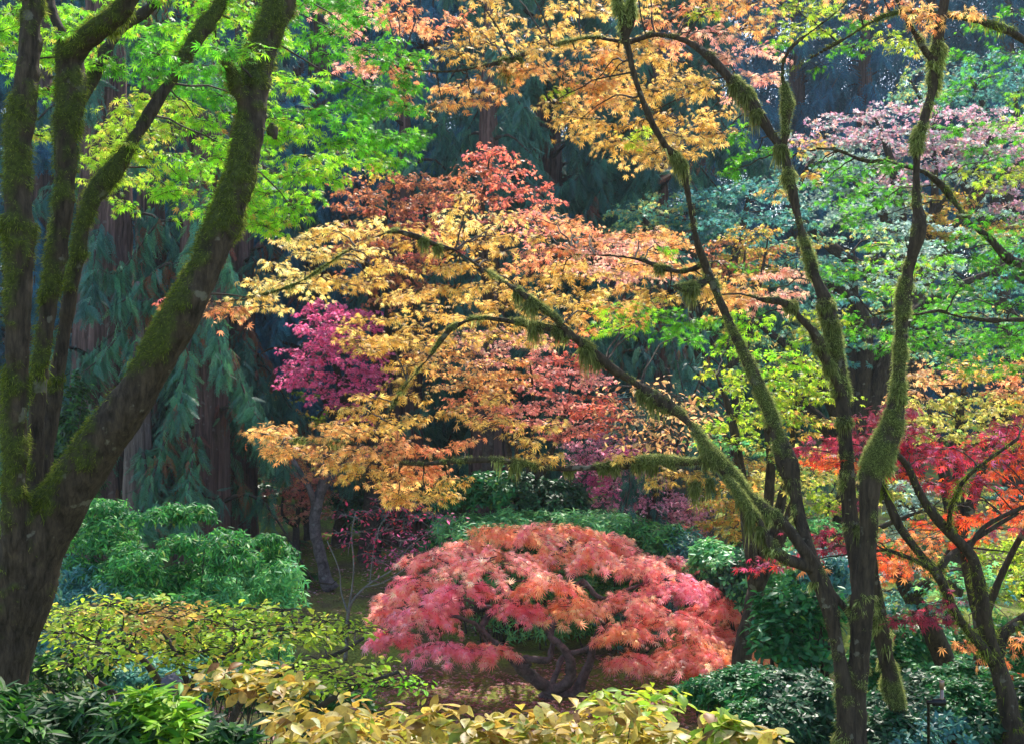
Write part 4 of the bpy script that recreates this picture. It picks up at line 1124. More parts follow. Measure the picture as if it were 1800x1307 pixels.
# ------------------------------------------------------------------ right-hand middle distance
broad_tree("yellow_green_maple", "yellow-green maple between the leaning golden stems", "tree",
           stems(1330, 10.5, [(1260, 660, 10.4), (1330, 680, 10.4), (1400, 700, 10.3), (1290, 780, 10.2), (1380, 800, 10.2)], .09, .45),
           mk_pads([(1230, 640), (1300, 600), (1420, 620), (1470, 680), (1470, 820), (1380, 860), (1290, 840), (1240, 780)], 56, 10.4, 48, 14, dj=.8), MAPLE5, 0.042, 0.71,
           [(1260, 660, 'yellowgreen'), (1330, 640, 'lime'), (1420, 680, 'yellowgreen'), (1300, 740, 'limeyellow'), (1380, 740, 'yellowgreen'), (1420, 760, 'yelloworange'), (1290, 820, 'midgreen'), (1360, 820, 'paleyellow')], bark=M_BARK)
broad_tree("pale_yellow_maple", "pale sunlit yellow maple behind the scarlet leaves", "tree",
           stems(1680, 12.5, [(1620, 680, 12.4), (1700, 660, 12.4), (1780, 690, 12.4), (1640, 740, 12.2), (1760, 740, 12.2)], .1, .5),
           mk_pads([(1570, 690), (1640, 640), (1740, 630), (1860, 640), (1860, 760), (1760, 780), (1660, 770), (1590, 760)], 50, 12.4, 54, 14, dj=.9), MAPLE5, 0.042, 0.92,
           [(1620, 670, 'peachleaf'), (1720, 650, 'yelloworange'), (1790, 660, 'orange'), (1640, 730, 'paleyellow'), (1740, 720, 'paleyellow'), (1800, 730, 'yelloworange')], bark=M_BARK)
broad_tree("yellow_thicket_tree", "yellow-leaved tree behind the lower stems of the golden maple", "tree",
           stems(1420, 14, [(1300, 900, 14), (1380, 880, 14), (1460, 870, 14), (1560, 880, 14), (1640, 890, 14)], .09, .35),
           mk_pads([(1230, 870), (1330, 830), (1480, 830), (1620, 850), (1780, 870), (1780, 960), (1660, 960), (1500, 950), (1420, 960), (1330, 960), (1240, 950)], 62, 13.8, 54, 14, dj=.8), MAPLE5, 0.045, 0.86,
           [(1280, 900, 'yelloworange'), (1350, 870, 'paleyellow'), (1420, 880, 'yellowgreen'), (1500, 880, 'paleyellow'), (1580, 900, 'silvergreen'), (1680, 900, 'paleyellow'), (1260, 940, 'yelloworange'), (1400, 940, 'midgreen'), (1720, 950, 'bluegreen')], bark=M_BARK)
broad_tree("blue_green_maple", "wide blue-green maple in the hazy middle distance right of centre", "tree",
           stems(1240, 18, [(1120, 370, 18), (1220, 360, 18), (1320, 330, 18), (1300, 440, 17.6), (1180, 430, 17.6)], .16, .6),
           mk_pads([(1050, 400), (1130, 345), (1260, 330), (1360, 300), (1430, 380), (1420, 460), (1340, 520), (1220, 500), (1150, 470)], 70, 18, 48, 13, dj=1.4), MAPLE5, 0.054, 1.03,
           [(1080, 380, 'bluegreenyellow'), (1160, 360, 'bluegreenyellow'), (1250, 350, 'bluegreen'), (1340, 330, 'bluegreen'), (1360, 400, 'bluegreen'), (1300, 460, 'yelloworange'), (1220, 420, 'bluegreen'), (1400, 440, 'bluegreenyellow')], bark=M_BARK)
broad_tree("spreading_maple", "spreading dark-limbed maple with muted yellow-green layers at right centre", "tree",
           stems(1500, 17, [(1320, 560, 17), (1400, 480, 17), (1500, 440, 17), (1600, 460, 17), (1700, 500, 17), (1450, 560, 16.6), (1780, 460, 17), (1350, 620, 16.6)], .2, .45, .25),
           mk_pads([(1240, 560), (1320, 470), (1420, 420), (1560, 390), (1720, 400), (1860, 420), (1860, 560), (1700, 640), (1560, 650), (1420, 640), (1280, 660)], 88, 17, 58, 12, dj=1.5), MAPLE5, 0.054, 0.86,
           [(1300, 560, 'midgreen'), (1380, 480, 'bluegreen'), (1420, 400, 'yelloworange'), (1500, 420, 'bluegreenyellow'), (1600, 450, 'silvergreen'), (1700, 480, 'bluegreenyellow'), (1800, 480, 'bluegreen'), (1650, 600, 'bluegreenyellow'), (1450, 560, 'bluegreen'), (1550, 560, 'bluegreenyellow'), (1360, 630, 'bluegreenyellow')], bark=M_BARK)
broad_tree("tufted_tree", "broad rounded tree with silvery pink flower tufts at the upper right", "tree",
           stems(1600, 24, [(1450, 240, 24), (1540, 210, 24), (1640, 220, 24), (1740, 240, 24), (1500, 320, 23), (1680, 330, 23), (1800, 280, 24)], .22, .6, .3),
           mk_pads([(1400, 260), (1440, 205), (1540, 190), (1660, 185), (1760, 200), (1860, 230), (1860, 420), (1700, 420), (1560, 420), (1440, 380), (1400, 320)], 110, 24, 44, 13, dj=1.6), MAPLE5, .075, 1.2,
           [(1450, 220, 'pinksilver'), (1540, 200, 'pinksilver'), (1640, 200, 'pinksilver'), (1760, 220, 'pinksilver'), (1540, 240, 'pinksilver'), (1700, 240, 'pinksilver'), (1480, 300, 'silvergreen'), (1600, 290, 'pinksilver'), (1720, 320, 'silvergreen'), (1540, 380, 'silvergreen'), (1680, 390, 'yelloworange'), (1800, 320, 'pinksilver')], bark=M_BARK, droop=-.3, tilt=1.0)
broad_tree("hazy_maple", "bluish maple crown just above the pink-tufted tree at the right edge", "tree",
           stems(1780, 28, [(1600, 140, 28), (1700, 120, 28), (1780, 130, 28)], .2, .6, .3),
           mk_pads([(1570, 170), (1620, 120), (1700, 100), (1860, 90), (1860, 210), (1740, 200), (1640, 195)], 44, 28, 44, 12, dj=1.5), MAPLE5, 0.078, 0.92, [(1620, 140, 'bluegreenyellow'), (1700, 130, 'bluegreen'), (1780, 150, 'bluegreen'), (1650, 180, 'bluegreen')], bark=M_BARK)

broad_tree("dotted_maple", "small muted orange maple peeping out below the blue-green crown", "tree",
           stems(1290, 16, [(1250, 470, 16), (1310, 440, 16), (1350, 420, 16)], .08, .6), mk_pads([(1240, 440), (1320, 400), (1370, 400), (1380, 450), (1300, 490)], 16, 15.9, 40, 10, dj=.5), MAPLE5, 0.048, 0.69, [(1270, 460, 'rust'), (1340, 420, 'yelloworange'), (1350, 450, 'rust')], bark=M_BARK)
broad_tree("yellow_green_maple", "small yellow-green maple low at the right edge behind the dark forked trunk", "tree",
           stems(1850, 13, [(1700, 1000, 13), (1780, 960, 13), (1840, 990, 13)], .07, .5), mk_pads([(1640, 980), (1720, 950), (1860, 930), (1860, 1090), (1740, 1100), (1660, 1060)], 34, 12.8, 50, 16, dj=.6), MAPLE5, .045, .95, [(1700, 990, 'paleyellow'), (1780, 980, 'limeyellow'), (1740, 1060, 'midgreen'), (1820, 1050, 'yellowgreen')], bark=M_BARK)


# ------------------------------------------------------------------ cedars
def cedar(label, px, d, top, r, n_br, zlo, L0, pal, size=.5, bark=None, pals=None, fr=FROND, per=95, lean=0., az=None, kind="cedar_tree", group="cedars behind the garden", sp=1., front=.35, exp=1.25):
    x = (px - 900) / F * d
    g = np.array([x, d, gz(x, d)])
    t = thing(kind, label, "tree", g, group)
    zt = top
    q = spline([(x, d, g[2] - .3, r * 1.7), (x, d, g[2] + .35, r * 1.18), (x + lean * .3, d, g[2] + (zt - g[2]) * .35, r * .92), (x + lean * .7, d, g[2] + (zt - g[2]) * .7, r * .55), (x + lean, d, zt, .03)], .12)
    mb = MB()
    tube(mb, q, 36, flute=9, wob=.12)
    mb.build("trunk", bark or M_CEDAR, t, smooth=True)
    mb = MB()
    for b in range(n_br):
        u = (b + rng.random()) / n_br
        z = zlo + (zt - zlo) * u ** exp
        L = (L0 * (1 - .78 * (z - zlo) / (zt - zlo)) + .25) * rng.uniform(.6, 1.15)
        a = (rng.uniform(-2.9, -.2) if rng.random() < front else rng.uniform(0, 2 * math.pi)) if az is None else rng.uniform(*az)
        o = np.array([math.cos(a), math.sin(a), 0])
        zz = (z - g[2]) / (zt - g[2])
        s = np.array([x + lean * zz, d, z])
        P1 = s + o * L * .45 + UP * L * .10
        P2 = s + o * L * .9 - UP * L * rng.uniform(.25, .5)
        P3 = s + o * L * 1.12 - UP * L * rng.uniform(.35, .62)
        row = spline([(*s, .03 + .012 * L), (*P1, .02), (*P2, .012), (*P3, .004)], .15)
        tube(mb, row, 5, mat=1, cap=False)
        n = int(per * L * sp)
        tt = np.sqrt(rng.uniform(.06, 1, n))
        ii = np.minimum((tt * (len(row) - 1)).astype(int), len(row) - 2)
        p = row[ii, :3] + rng.normal(0, .05, (n, 3))
        T = nrm(row[ii + 1, :3] - row[ii, :3])
        sd = nrm(np.cross(T, UP)) * np.where(rng.random((n, 1)) < .5, -1, 1)
        D = nrm(T * rng.uniform(.1, .9, (n, 1)) + sd * rng.uniform(.1, .8, (n, 1)) - UP * rng.uniform(.3, 1.5, (n, 1)) + rng.normal(0, .2, (n, 3)))
        N = nrm(o * .5 + UP * .8 + rng.normal(0, .4, (n, 3)))
        cc = colours(pal, n, .2)
        if pals is not None:
            dead = (rng.random(n) < pals[1] * 3) & (tt < .62)
            cc[dead] = colours(pals[0], int(dead.sum()), .2)
        ok = p[:, 2] > g[2] + .95
        p, D, N, cc, n = p[ok], D[ok], N[ok], cc[ok], int(ok.sum())
        inst(mb, fr, p, D, N, size * .52 * rng.uniform(.5, 1.3, n), cc)
    mb.build("crown", [M_NEEDLE, M_TWIG], t)
    return t


c0 = CZ
cedar("thick purple-brown cedar trunk behind the left maple's leaning limb", 182, 17.5, c0 + 9, .42, 18, c0 - .6, 1.8, 'cedar', .5)
cedar("slim dark cedar trunk just right of the thick purple-brown one", 264, 19.5, c0 + 9, .25, 22, c0 + .2, 1.8, 'cedar', .5)
cedar("pale reddish cedar trunk rising out of the bluish green shrub", 243, 16.3, c0 + 1.2, .21, 9, c0 - 1.6, 1.3, 'cedargreen', .42, M_CEDARPALE)
cedar("dark cedar trunk veiled in long drooping boughs right of the leaning maple limb", 356, 16.8, c0 + 9, .32, 36, c0 - 1.9, 1.8, 'cedargreen', .5, pals=('cedarbrown', .12), front=.7, exp=1.6)
cedar("cedar with drooping teal boughs between the trunks and the magenta maple", 425, 19, c0 + 8, .20, 56, c0 - .9, 1.5, 'cedar', .5, pals=('cedarbrown', .14), front=.6, exp=1.5)
cedar("dark cedar behind the gold low branch, left of two central trunks", 712, 19.5, c0 + 5, .26, 22, c0 + .2, 1.6, 'cedar', .5)
cedar("dark cedar trunk under the salmon maple, right of two central trunks", 858, 18.5, c0 + 6, .26, 30, c0 - .2, 1.6, 'cedar', .5)
cedar("broad teal cedar filling the gap under the top golden branch", 960, 23, c0 + 10, .35, 120, c0 - .4, 3.4, 'cedar', .7, sp=1.1)
cedar("drooping blue-teal cedar right of the central gap", 1150, 22, c0 + 8, .3, 100, c0 - 1.2, 3.0, 'cedar', .65, pals=('cedarbrown', .04))
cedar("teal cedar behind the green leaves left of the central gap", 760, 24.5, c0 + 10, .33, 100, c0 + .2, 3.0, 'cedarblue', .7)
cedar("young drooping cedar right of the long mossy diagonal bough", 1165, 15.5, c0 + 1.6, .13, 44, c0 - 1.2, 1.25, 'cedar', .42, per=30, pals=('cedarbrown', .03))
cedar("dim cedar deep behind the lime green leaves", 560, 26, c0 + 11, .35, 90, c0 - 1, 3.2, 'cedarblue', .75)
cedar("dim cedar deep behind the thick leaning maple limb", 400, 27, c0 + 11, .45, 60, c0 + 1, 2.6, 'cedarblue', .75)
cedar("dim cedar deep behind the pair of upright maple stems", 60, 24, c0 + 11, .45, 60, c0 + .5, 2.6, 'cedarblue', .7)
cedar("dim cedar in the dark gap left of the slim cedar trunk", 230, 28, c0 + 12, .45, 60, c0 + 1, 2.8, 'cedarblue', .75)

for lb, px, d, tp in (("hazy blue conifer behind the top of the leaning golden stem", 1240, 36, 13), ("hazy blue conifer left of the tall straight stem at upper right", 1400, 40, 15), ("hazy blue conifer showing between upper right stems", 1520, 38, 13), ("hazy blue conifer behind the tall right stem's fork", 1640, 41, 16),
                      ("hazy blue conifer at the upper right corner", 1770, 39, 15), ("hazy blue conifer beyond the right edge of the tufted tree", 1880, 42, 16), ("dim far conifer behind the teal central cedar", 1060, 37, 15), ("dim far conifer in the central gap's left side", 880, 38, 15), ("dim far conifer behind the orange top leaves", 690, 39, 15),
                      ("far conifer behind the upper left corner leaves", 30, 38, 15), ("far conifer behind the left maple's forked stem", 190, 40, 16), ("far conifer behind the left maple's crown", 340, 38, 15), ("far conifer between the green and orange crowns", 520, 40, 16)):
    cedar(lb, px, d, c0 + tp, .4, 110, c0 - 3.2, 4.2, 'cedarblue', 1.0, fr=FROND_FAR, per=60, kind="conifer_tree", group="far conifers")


def far_wood():
    mb = MB()
    n = 42000
    x = rng.uniform(-34, 34, n)
    y = rng.uniform(47, 58, n)
    hgt = 21 + 8 * fbm(np.stack([x * .22, y * .1, y * 0], 1), 2)
    z = ground_z(x, y) + rng.random(n) ** .8 * hgt
    p = np.stack([x, y, z], 1)
    a = rng.uniform(0, 2 * math.pi, n)
    D = nrm(np.stack([np.cos(a), np.sin(a), -rng.uniform(.3, 1.2, n)], 1))
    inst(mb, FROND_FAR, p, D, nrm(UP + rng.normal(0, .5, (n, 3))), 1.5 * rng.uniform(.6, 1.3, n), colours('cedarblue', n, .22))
    o = mb.build("far_wood", M_NEEDLE)
    tag(o, "dark wooded hillside closing the view behind the cedars", "woodland", kind='stuff')


far_wood()


# ------------------------------------------------------------------ shrubs
def shrub(kind, label, cat, blobs, tm, size, n_whorl, cps, leaf, whorl=7, up=.6, lift=.25, stem_n=40, bark=None, tilt=.3, inner=.35, group=None, stem_r=.006, hang=.25, soft=35.):
    B = [(P(x, y, d), np.array([rx / F * d, rx / F * d * .9, ry / F * d])) for x, y, d, rx, ry in blobs]
    g = np.mean([b[0] for b in B], 0)
    g[2] = gz(g[0], g[1])
    t = thing(kind, label, cat, g, group)
    vol = np.array([b[1][0] * b[1][2] for b in B])
    pick = rng.choice(len(B), n_whorl, p=vol / vol.sum())
    c = np.array([B[i][0] for i in pick])
    r = np.array([B[i][1] for i in pick])
    u = nrm(rng.normal(0, 1, (n_whorl, 3)))
    u[:, 2] = np.where(u[:, 2] < -.35, -u[:, 2], u[:, 2])
    rad = np.where(rng.random(n_whorl) < inner, rng.uniform(.35, .85, n_whorl), rng.uniform(.82, 1.08, n_whorl))
    p = c + u * r * rad[:, None]
    p += (np.stack([fbm(p * 3, 2), fbm(p * 3 + 7, 2), fbm(p * 3 + 13, 2)], 1) - .5) * r * 1.0
    low = ground_z(p[:, 0], p[:, 1]) + .05
    p[:, 2] = np.maximum(p[:, 2], low)
    out = nrm(u / r)
    ax = nrm(out * .6 + UP * up + rng.normal(0, .25, (n_whorl, 3)))
    mb = MB()
    ref = nrm(np.cross(ax, nrm(rng.normal(0, 1, (n_whorl, 3)))))
    ref2 = np.cross(ax, ref)
    ph = (np.arange(whorl)[None] / whorl * 2 * math.pi + rng.uniform(0, 6, (n_whorl, 1)) + rng.normal(0, .25, (n_whorl, whorl)))[..., None]
    rdir = np.cos(ph) * ref[:, None] + np.sin(ph) * ref2[:, None]
    li = rng.normal(lift, .25, (n_whorl, whorl, 1))
    D = nrm(rdir + ax[:, None] * li - UP * hang * rng.random((n_whorl, whorl, 1)))
    N = ax[:, None] - rdir * .2 + rng.normal(0, tilt, (n_whorl, whorl, 3))
    sz = size * rng.uniform(.6, 1.15, n_whorl * whorl)
    pos = (p[:, None] + ax[:, None] * rng.uniform(-.5, .25, (n_whorl, whorl, 1)) * size).reshape(-1, 3)
    sx = p[:, 0] / p[:, 1] * F + 900
    sy = 653.5 - (p[:, 2] - CZ) / p[:, 1] * F
    col = np.concatenate([colours(near_pal(sx[i], sy[i], cps, soft), whorl) for i in range(n_whorl)])
    inst(mb, tm, pos, D.reshape(-1, 3), N.reshape(-1, 3), sz, col)
    mb.build("foliage", leaf, t)
    mb = MB()
    for i in rng.choice(n_whorl, min(stem_n, n_whorl), replace=False):
        b0 = np.array([g[0] * .5 + c[i][0] * .5 + rng.normal(0, .08), g[1] * .5 + c[i][1] * .5, 0])
        b0[2] = gz(b0[0], b0[1]) - .05
        m = (b0 + p[i]) / 2 + out[i] * r[i] * .25 + rng.normal(0, .06, 3)
        tube(mb, spline([(*b0, stem_r * 2), (*m, stem_r * 1.3), (*(p[i] - ax[i] * .01), stem_r * .4)], .06), 5, cap=False)
    mb.build("stems", bark or M_TWIG, t)
    return t


shrub("andromeda_shrub", "rounded bluish green shrub with narrow drooping leaves beside the big maple trunk", "shrub",
      mk_pads([(110, 1010), (150, 930), (180, 890), (250, 900), (310, 885), (370, 905), (400, 945), (450, 950), (505, 980), (490, 1010), (515, 1060), (500, 1150), (330, 1190), (200, 1190), (90, 1160)], 80,
              lambda x, y: 9.4 - .9 * max(0., 1 - ((x - 310) / 220) ** 2) ** .5 * np.interp(y, [880, 980, 1070], [0., .7, 1.]), 44, 24, dj=.4), LANCE, .066, 6600,
      [(300, 900, 'pieris'), (420, 980, 'pieris'), (200, 1000, 'pieris'), (440, 1030, 'midgreen'), (160, 1040, 'bluegreen'), (300, 1040, 'pieris')], M_DULL, 7, .5, .05, 24, hang=.8)
shrub("rhododendron", "dark narrow-leaved rhododendron filling the bottom left corner", "shrub",
      mk_pads([(-60, 1200), (30, 1185), (60, 1230), (150, 1250), (200, 1240), (300, 1270), (480, 1300), (480, 1380), (-60, 1380)], 26, 3.0, 50, 26, dj=.25), LANCE, .062, 950, [(100, 1250, 'rhodo'), (40, 1200, 'rhodo'), (400, 1300, 'rhodo')], M_DULL, 8, .8, .35, 60, hang=.25)
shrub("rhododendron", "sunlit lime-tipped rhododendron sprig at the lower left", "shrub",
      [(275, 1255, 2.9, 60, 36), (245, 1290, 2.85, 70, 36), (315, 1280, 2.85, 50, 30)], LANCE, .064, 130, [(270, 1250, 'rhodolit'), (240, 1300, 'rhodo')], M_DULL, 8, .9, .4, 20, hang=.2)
shrub("rhododendron", "bright green rhododendron bank behind the coral laceleaf", "shrub",
      [(835, 940, 13.7, 66, 32), (905, 925, 13.8, 60, 26), (1050, 925, 13.8, 90, 30), (1140, 950, 13.6, 84, 40), (1205, 985, 13.4, 54, 42), (960, 920, 13.9, 60, 24), (1235, 1010, 13.3, 40, 40), (900, 1010, 14.2, 130, 60), (1080, 1020, 14.2, 130, 60), (1020, 1090, 14, 160, 40)], LANCE, .085, 5600,
      [(830, 940, 'midgreen'), (900, 920, 'midgreen'), (1050, 920, 'midgreen'), (1140, 950, 'pieris'), (1210, 980, 'bluegreen')], M_GLOSS, 7, .5, .1, 10, hang=.5)
shrub("camellia", "dark glossy evergreen shrub under the mossy horizontal bough", "shrub",
      [(830, 880, 14.2, 60, 36), (900, 872, 14.2, 70, 44), (970, 880, 14.2, 60, 36), (790, 875, 14.6, 50, 36), (1000, 900, 14.2, 40, 30), (880, 960, 15, 120, 50)], OVAL, .075, 2600, [(850, 880, 'glossgreen'), (950, 880, 'darkgreen')], M_GLOSS, 6, .5, .2, 40, hang=.4)
shrub("camellia", "glossy blue-sheened evergreen shrub left of the golden maple's forked base", "shrub",
      [(1400, 1095, 9.2, 70, 66), (1440, 1070, 9.2, 50, 50), (1370, 1140, 9, 60, 50), (1420, 1160, 9, 60, 40)], OVAL, .085, 520, [(1400, 1080, 'glossgreen'), (1430, 1060, 'glossgreen')], M_GLOSS, 6, .7, .35, 50, hang=.3, stem_r=.01)
shrub("azalea", "dark clipped evergreen mass behind the coral dome's right side", "shrub",
      [(1290, 1010, 12.5, 80, 52), (1350, 1030, 12, 90, 62), (1440, 1020, 12, 80, 56), (1260, 1060, 12.6, 50, 46)], OVAL, .075, 2600, [(1290, 1000, 'darkgreen'), (1350, 1010, 'midgreen'), (1260, 980, 'midgreen'), (1440, 1010, 'bluegreen')], M_GLOSS, 7, .5, .2, 60, hang=.4, stem_r=.012)
shrub("azalea", "low dark glossy ground-covering shrub below the coral dome's right edge", "shrub",
      [(1300, 1215, 8.2, 90, 42), (1390, 1225, 7.8, 80, 46), (1250, 1225, 8.4, 60, 30), (1440, 1270, 7.2, 90, 60), (1340, 1285, 7.0, 90, 50)], OVAL, .05, 3000, [(1300, 1200, 'glossgreen'), (1380, 1220, 'darkgreen'), (1440, 1260, 'darkgreen'), (1280, 1240, 'glossgreen')], M_GLOSS, 7, .6, .25, 60, hang=.3)
shrub("azalea", "low dark glossy shrub around the path light at the bottom right", "shrub",
      [(1590, 1260, 7.4, 90, 50), (1680, 1270, 7.2, 90, 52), (1770, 1260, 7.4, 90, 54), (1700, 1215, 8., 100, 36), (1850, 1270, 7.2, 80, 60), (1560, 1300, 6.9, 90, 50)], OVAL, .05, 3600, [(1600, 1250, 'darkgreen'), (1700, 1220, 'glossgreen'), (1770, 1270, 'darkgreen'), (1650, 1280, 'bluegreen')], M_GLOSS, 7, .6, .25, 60, hang=.3)
shrub("camellia", "mid-height green evergreen between the golden maple's rear stem and the leaning trunk", "shrub",
      [(1590, 1130, 10, 70, 60), (1560, 1180, 9.8, 70, 50), (1640, 1180, 10, 90, 50), (1740, 1150, 10.2, 90, 50), (1820, 1150, 10, 70, 60)], OVAL, .07, 1800, [(1590, 1120, 'glossgreen'), (1640, 1170, 'midgreen'), (1740, 1150, 'glossgreen'), (1560, 1180, 'glossgreen')], M_GLOSS, 6, .6, .3, 60, hang=.3)
shrub("holly", "dark green evergreen filling the shade left of the pale cedar trunk", "shrub",
      [(120, 850, 14, 60, 70), (60, 880, 13.5, 70, 80), (130, 760, 15, 30, 80)], OVAL, .08, 1100, [(110, 850, 'rhodo'), (60, 880, 'bluegreen')], M_GLOSS, 6, .5, .2, 40)
shrub("laurel", "dark evergreen undergrowth beneath the layered yellow-green azalea", "shrub",
      mk_pads([(30, 1170), (120, 1140), (300, 1170), (520, 1180), (620, 1230), (600, 1300), (300, 1330), (30, 1300)], 30, 6.9, 60, 22, dj=.3), OVAL, .05, 2200, [(100, 1180, 'rhodo'), (300, 1200, 'bluegreen'), (450, 1210, 'darkgreen'), (560, 1240, 'rhodo')], M_DULL, 6, .6, .25, 20, hang=.3)
shrub("laurel", "shaded green undergrowth between the pale and the veiled cedar trunks", "shrub",
      [(300, 790, 19.5, 36, 90), (310, 860, 19, 50, 50), (420, 880, 20, 60, 40)], OVAL, .10, 1200, [(300, 760, 'rhodo'), (300, 840, 'bluegreen'), (420, 880, 'darkgreen')], M_GLOSS, 6, .5, .2, 40)
shrub("laurel", "dark understorey shrub on the crest behind the nearly bare sapling", "shrub",
      [(640, 900, 19.5, 60, 40), (720, 880, 19.8, 70, 50), (770, 900, 19, 60, 40)], OVAL, .10, 1500, [(640, 900, 'darkgreen'), (720, 880, 'darkgreen'), (700, 910, 'bluegreen')], M_GLOSS, 6, .5, .2, 40)
shrub("bluish_thicket", "grey-blue twiggy thicket behind the sparse peach-leaved tree", "shrub",
      [(1090, 760, 17.5, 60, 60), (1170, 770, 17.5, 70, 70), (1240, 740, 17.5, 60, 80), (1280, 860, 17, 70, 60)], LANCE, .10, 1700, [(1100, 740, 'silvergreen'), (1200, 760, 'bluegreen'), (1260, 840, 'yelloworange')], M_SOFT, 5, .4, .3, 90, M_GREYTWIG)


def butter(label, blobs, n, cps, size=.082):
    shrub("enkianthus_shrub", label, "shrub", blobs, OBOV, size, n, cps, M_AUTUMN, 6, 1.0, .22, 24, tilt=.35, hang=.45, inner=.3, group="yellow-leaved shrubs along the bottom edge", stem_r=.003)


butter("wide bank of pale yellow leaves along the bottom centre", mk_pads([(530, 1260), (620, 1235), (700, 1250), (790, 1262), (880, 1270), (960, 1270), (1050, 1240), (1100, 1215), (1160, 1225), (1200, 1260), (1260, 1290), (1260, 1380), (530, 1380)], 46, 3.45, 70, 15, dj=.45), 430, [(700, 1280, 'butter'), (900, 1290, 'butter'), (1130, 1200, 'yellowgreen'), (1100, 1280, 'butter'), (980, 1280, 'butter'), (600, 1290, 'butter')], .06)
butter("tan yellow leaf sprig above the lime rhododendron", [(440, 1200, 4.0, 90, 14), (390, 1190, 4.0, 40, 10), (510, 1215, 3.9, 60, 14)], 40, [(440, 1200, 'butter')], .066)
butter("clear yellow sprig at the bottom edge left of the golden maple's base", [(1300, 1300, 3.0, 80, 26), (1270, 1290, 3.0, 40, 24)], 26, [(1280, 1270, 'yellowgreen'), (1300, 1290, 'butter')], .068)


# yellow-green layered azalea, lower left
def layered_azalea():
    L = [px_limb([(330, 1420, 10, 6.2), (310, 1260, 8, 6.1), (280, 1200, 7, 6.05), (240, 1150, 5, 6.), (150, 1120, 3, 6.)]), px_limb([(340, 1420, 10, 6.2), (330, 1240, 8, 6.1), (350, 1180, 6, 6.), (400, 1150, 5, 6.), (470, 1110, 4, 6.), (560, 1100, 3, 6.)]),
         px_limb([(360, 1420, 9, 6.2), (420, 1240, 7, 6.1), (500, 1180, 5, 6.), (590, 1150, 4, 6.), (640, 1120, 3, 6.)]), px_limb([(320, 1400, 8, 6.3), (220, 1240, 6, 6.3), (150, 1180, 4, 6.2), (110, 1110, 3, 6.2)]), px_limb([(330, 1200, 6, 6.1), (300, 1130, 4, 6.2), (270, 1090, 3, 6.3)]),
         px_limb([(420, 1400, 8, 5.9), (540, 1260, 6, 5.7), (620, 1210, 4, 5.6), (700, 1180, 3, 5.5)])]
    pads = mk_pads([(90, 1080), (150, 1055), (290, 1062), (400, 1068), (480, 1062), (560, 1085), (640, 1095), (640, 1120), (560, 1125), (440, 1140), (300, 1150), (160, 1150), (80, 1120)], 74, 6.1, 56, 9, dj=.7)
    pads += [(560, 1160, 5.8, 60, 9), (680, 1210, 5.5, 60, 9), (740, 1205, 5.4, 40, 8), (600, 1190, 5.6, 70, 9), (660, 1165, 5.7, 50, 8), (580, 1175, 5.7, 70, 10), (650, 1185, 5.6, 70, 10), (710, 1195, 5.5, 50, 9), (540, 1200, 5.6, 60, 10), (620, 1205, 5.5, 60, 9), (120, 1170, 6., 50, 12), (200, 1165, 5.9, 50, 10), (290, 1165, 5.8, 60, 10), (280, 1065, 6.3, 36, 7), (440, 1165, 5.8, 60, 10), (350, 1180, 5.8, 60, 10)]
    cps = [(120, 1090, 'yellowgreen'), (290, 1065, 'yelloworange'), (220, 1100, 'limeyellow'), (400, 1090, 'limeyellow'), (500, 1090, 'yellowgreen'), (620, 1100, 'yellowgreen'), (300, 1150, 'yellowgreen'), (160, 1150, 'limeyellow'), (620, 1190, 'limeyellow'), (700, 1190, 'lime'), (440, 1150, 'yellowgreen')]
    broad_tree("azalea", "layered yellow-green azalea spreading along the lower left", "shrub", L, pads, OBOV, .042, 1.9, cps, leaf=M_SOFT, droop=.15, twigs=9, wood=.0025, link=.005, tilt=.35, sag=.1, base=down_to_ground(340, 1300, 6.2), sides=7)


layered_azalea()


# ------------------------------------------------------------------ ferns, stones, fallen leaves, path light
def fern(label, px, py, d):
    g = P(px, py, d)
    g[2] = gz(g[0], g[1])
    t = thing("fern", label, "fern", g, "ferns on the mossy lawn")
    mb = MB()
    for k in range(15):
        a = k / 15 * 2 * math.pi + rng.normal(0, .2)
        o = np.array([math.cos(a), math.sin(a), 0])
        L = rng.uniform(.4, .62)
        u = np.linspace(0, 1, 26)[1:]
        c = g + o * (L * u[:, None]) + UP * (L * (1.15 * u - 1.0 * u ** 2.2))[:, None]
        T = nrm(np.gradient(c, axis=0))
        s = nrm(np.cross(T, UP))
        for sg in (-1, 1):
            w_ = .11 * np.sin(math.pi * np.clip(u * .86 + .12, 0, 1))
            inst(mb, LANCE, c, s * sg + T * .35 - UP * .15, UP + T * .2, w_ + .01, colours('fern', len(u)))
    mb.build("foliage", M_SOFT, t)


fern("dark sword fern on the crest of the lawn", 487, 945, 19)
fern("dark sword fern left of the slim leaning trunk", 522, 1000, 16.6)


def stonemat(name, a, b_):
    m, t, b = mat(name)
    tc = t.nodes.new("ShaderNodeTexCoord")
    n = t.nodes.new("ShaderNodeTexNoise")
    n.inputs['Scale'].default_value = 9
    n.inputs['Detail'].default_value = 8
    t.links.new(tc.outputs['Object'], n.inputs['Vector'])
    r = ramp(t, n.outputs['Fac'], [(.3, a), (.7, b_)])
    t.links.new(r.outputs[0], b.inputs['Base Color'])
    b.inputs['Roughness'].default_value = .8
    bp = t.nodes.new("ShaderNodeBump")
    bp.inputs['Distance'].default_value = .02
    t.links.new(n.outputs['Fac'], bp.inputs['Height'])
    t.links.new(bp.outputs[0], b.inputs['Normal'])
    return m


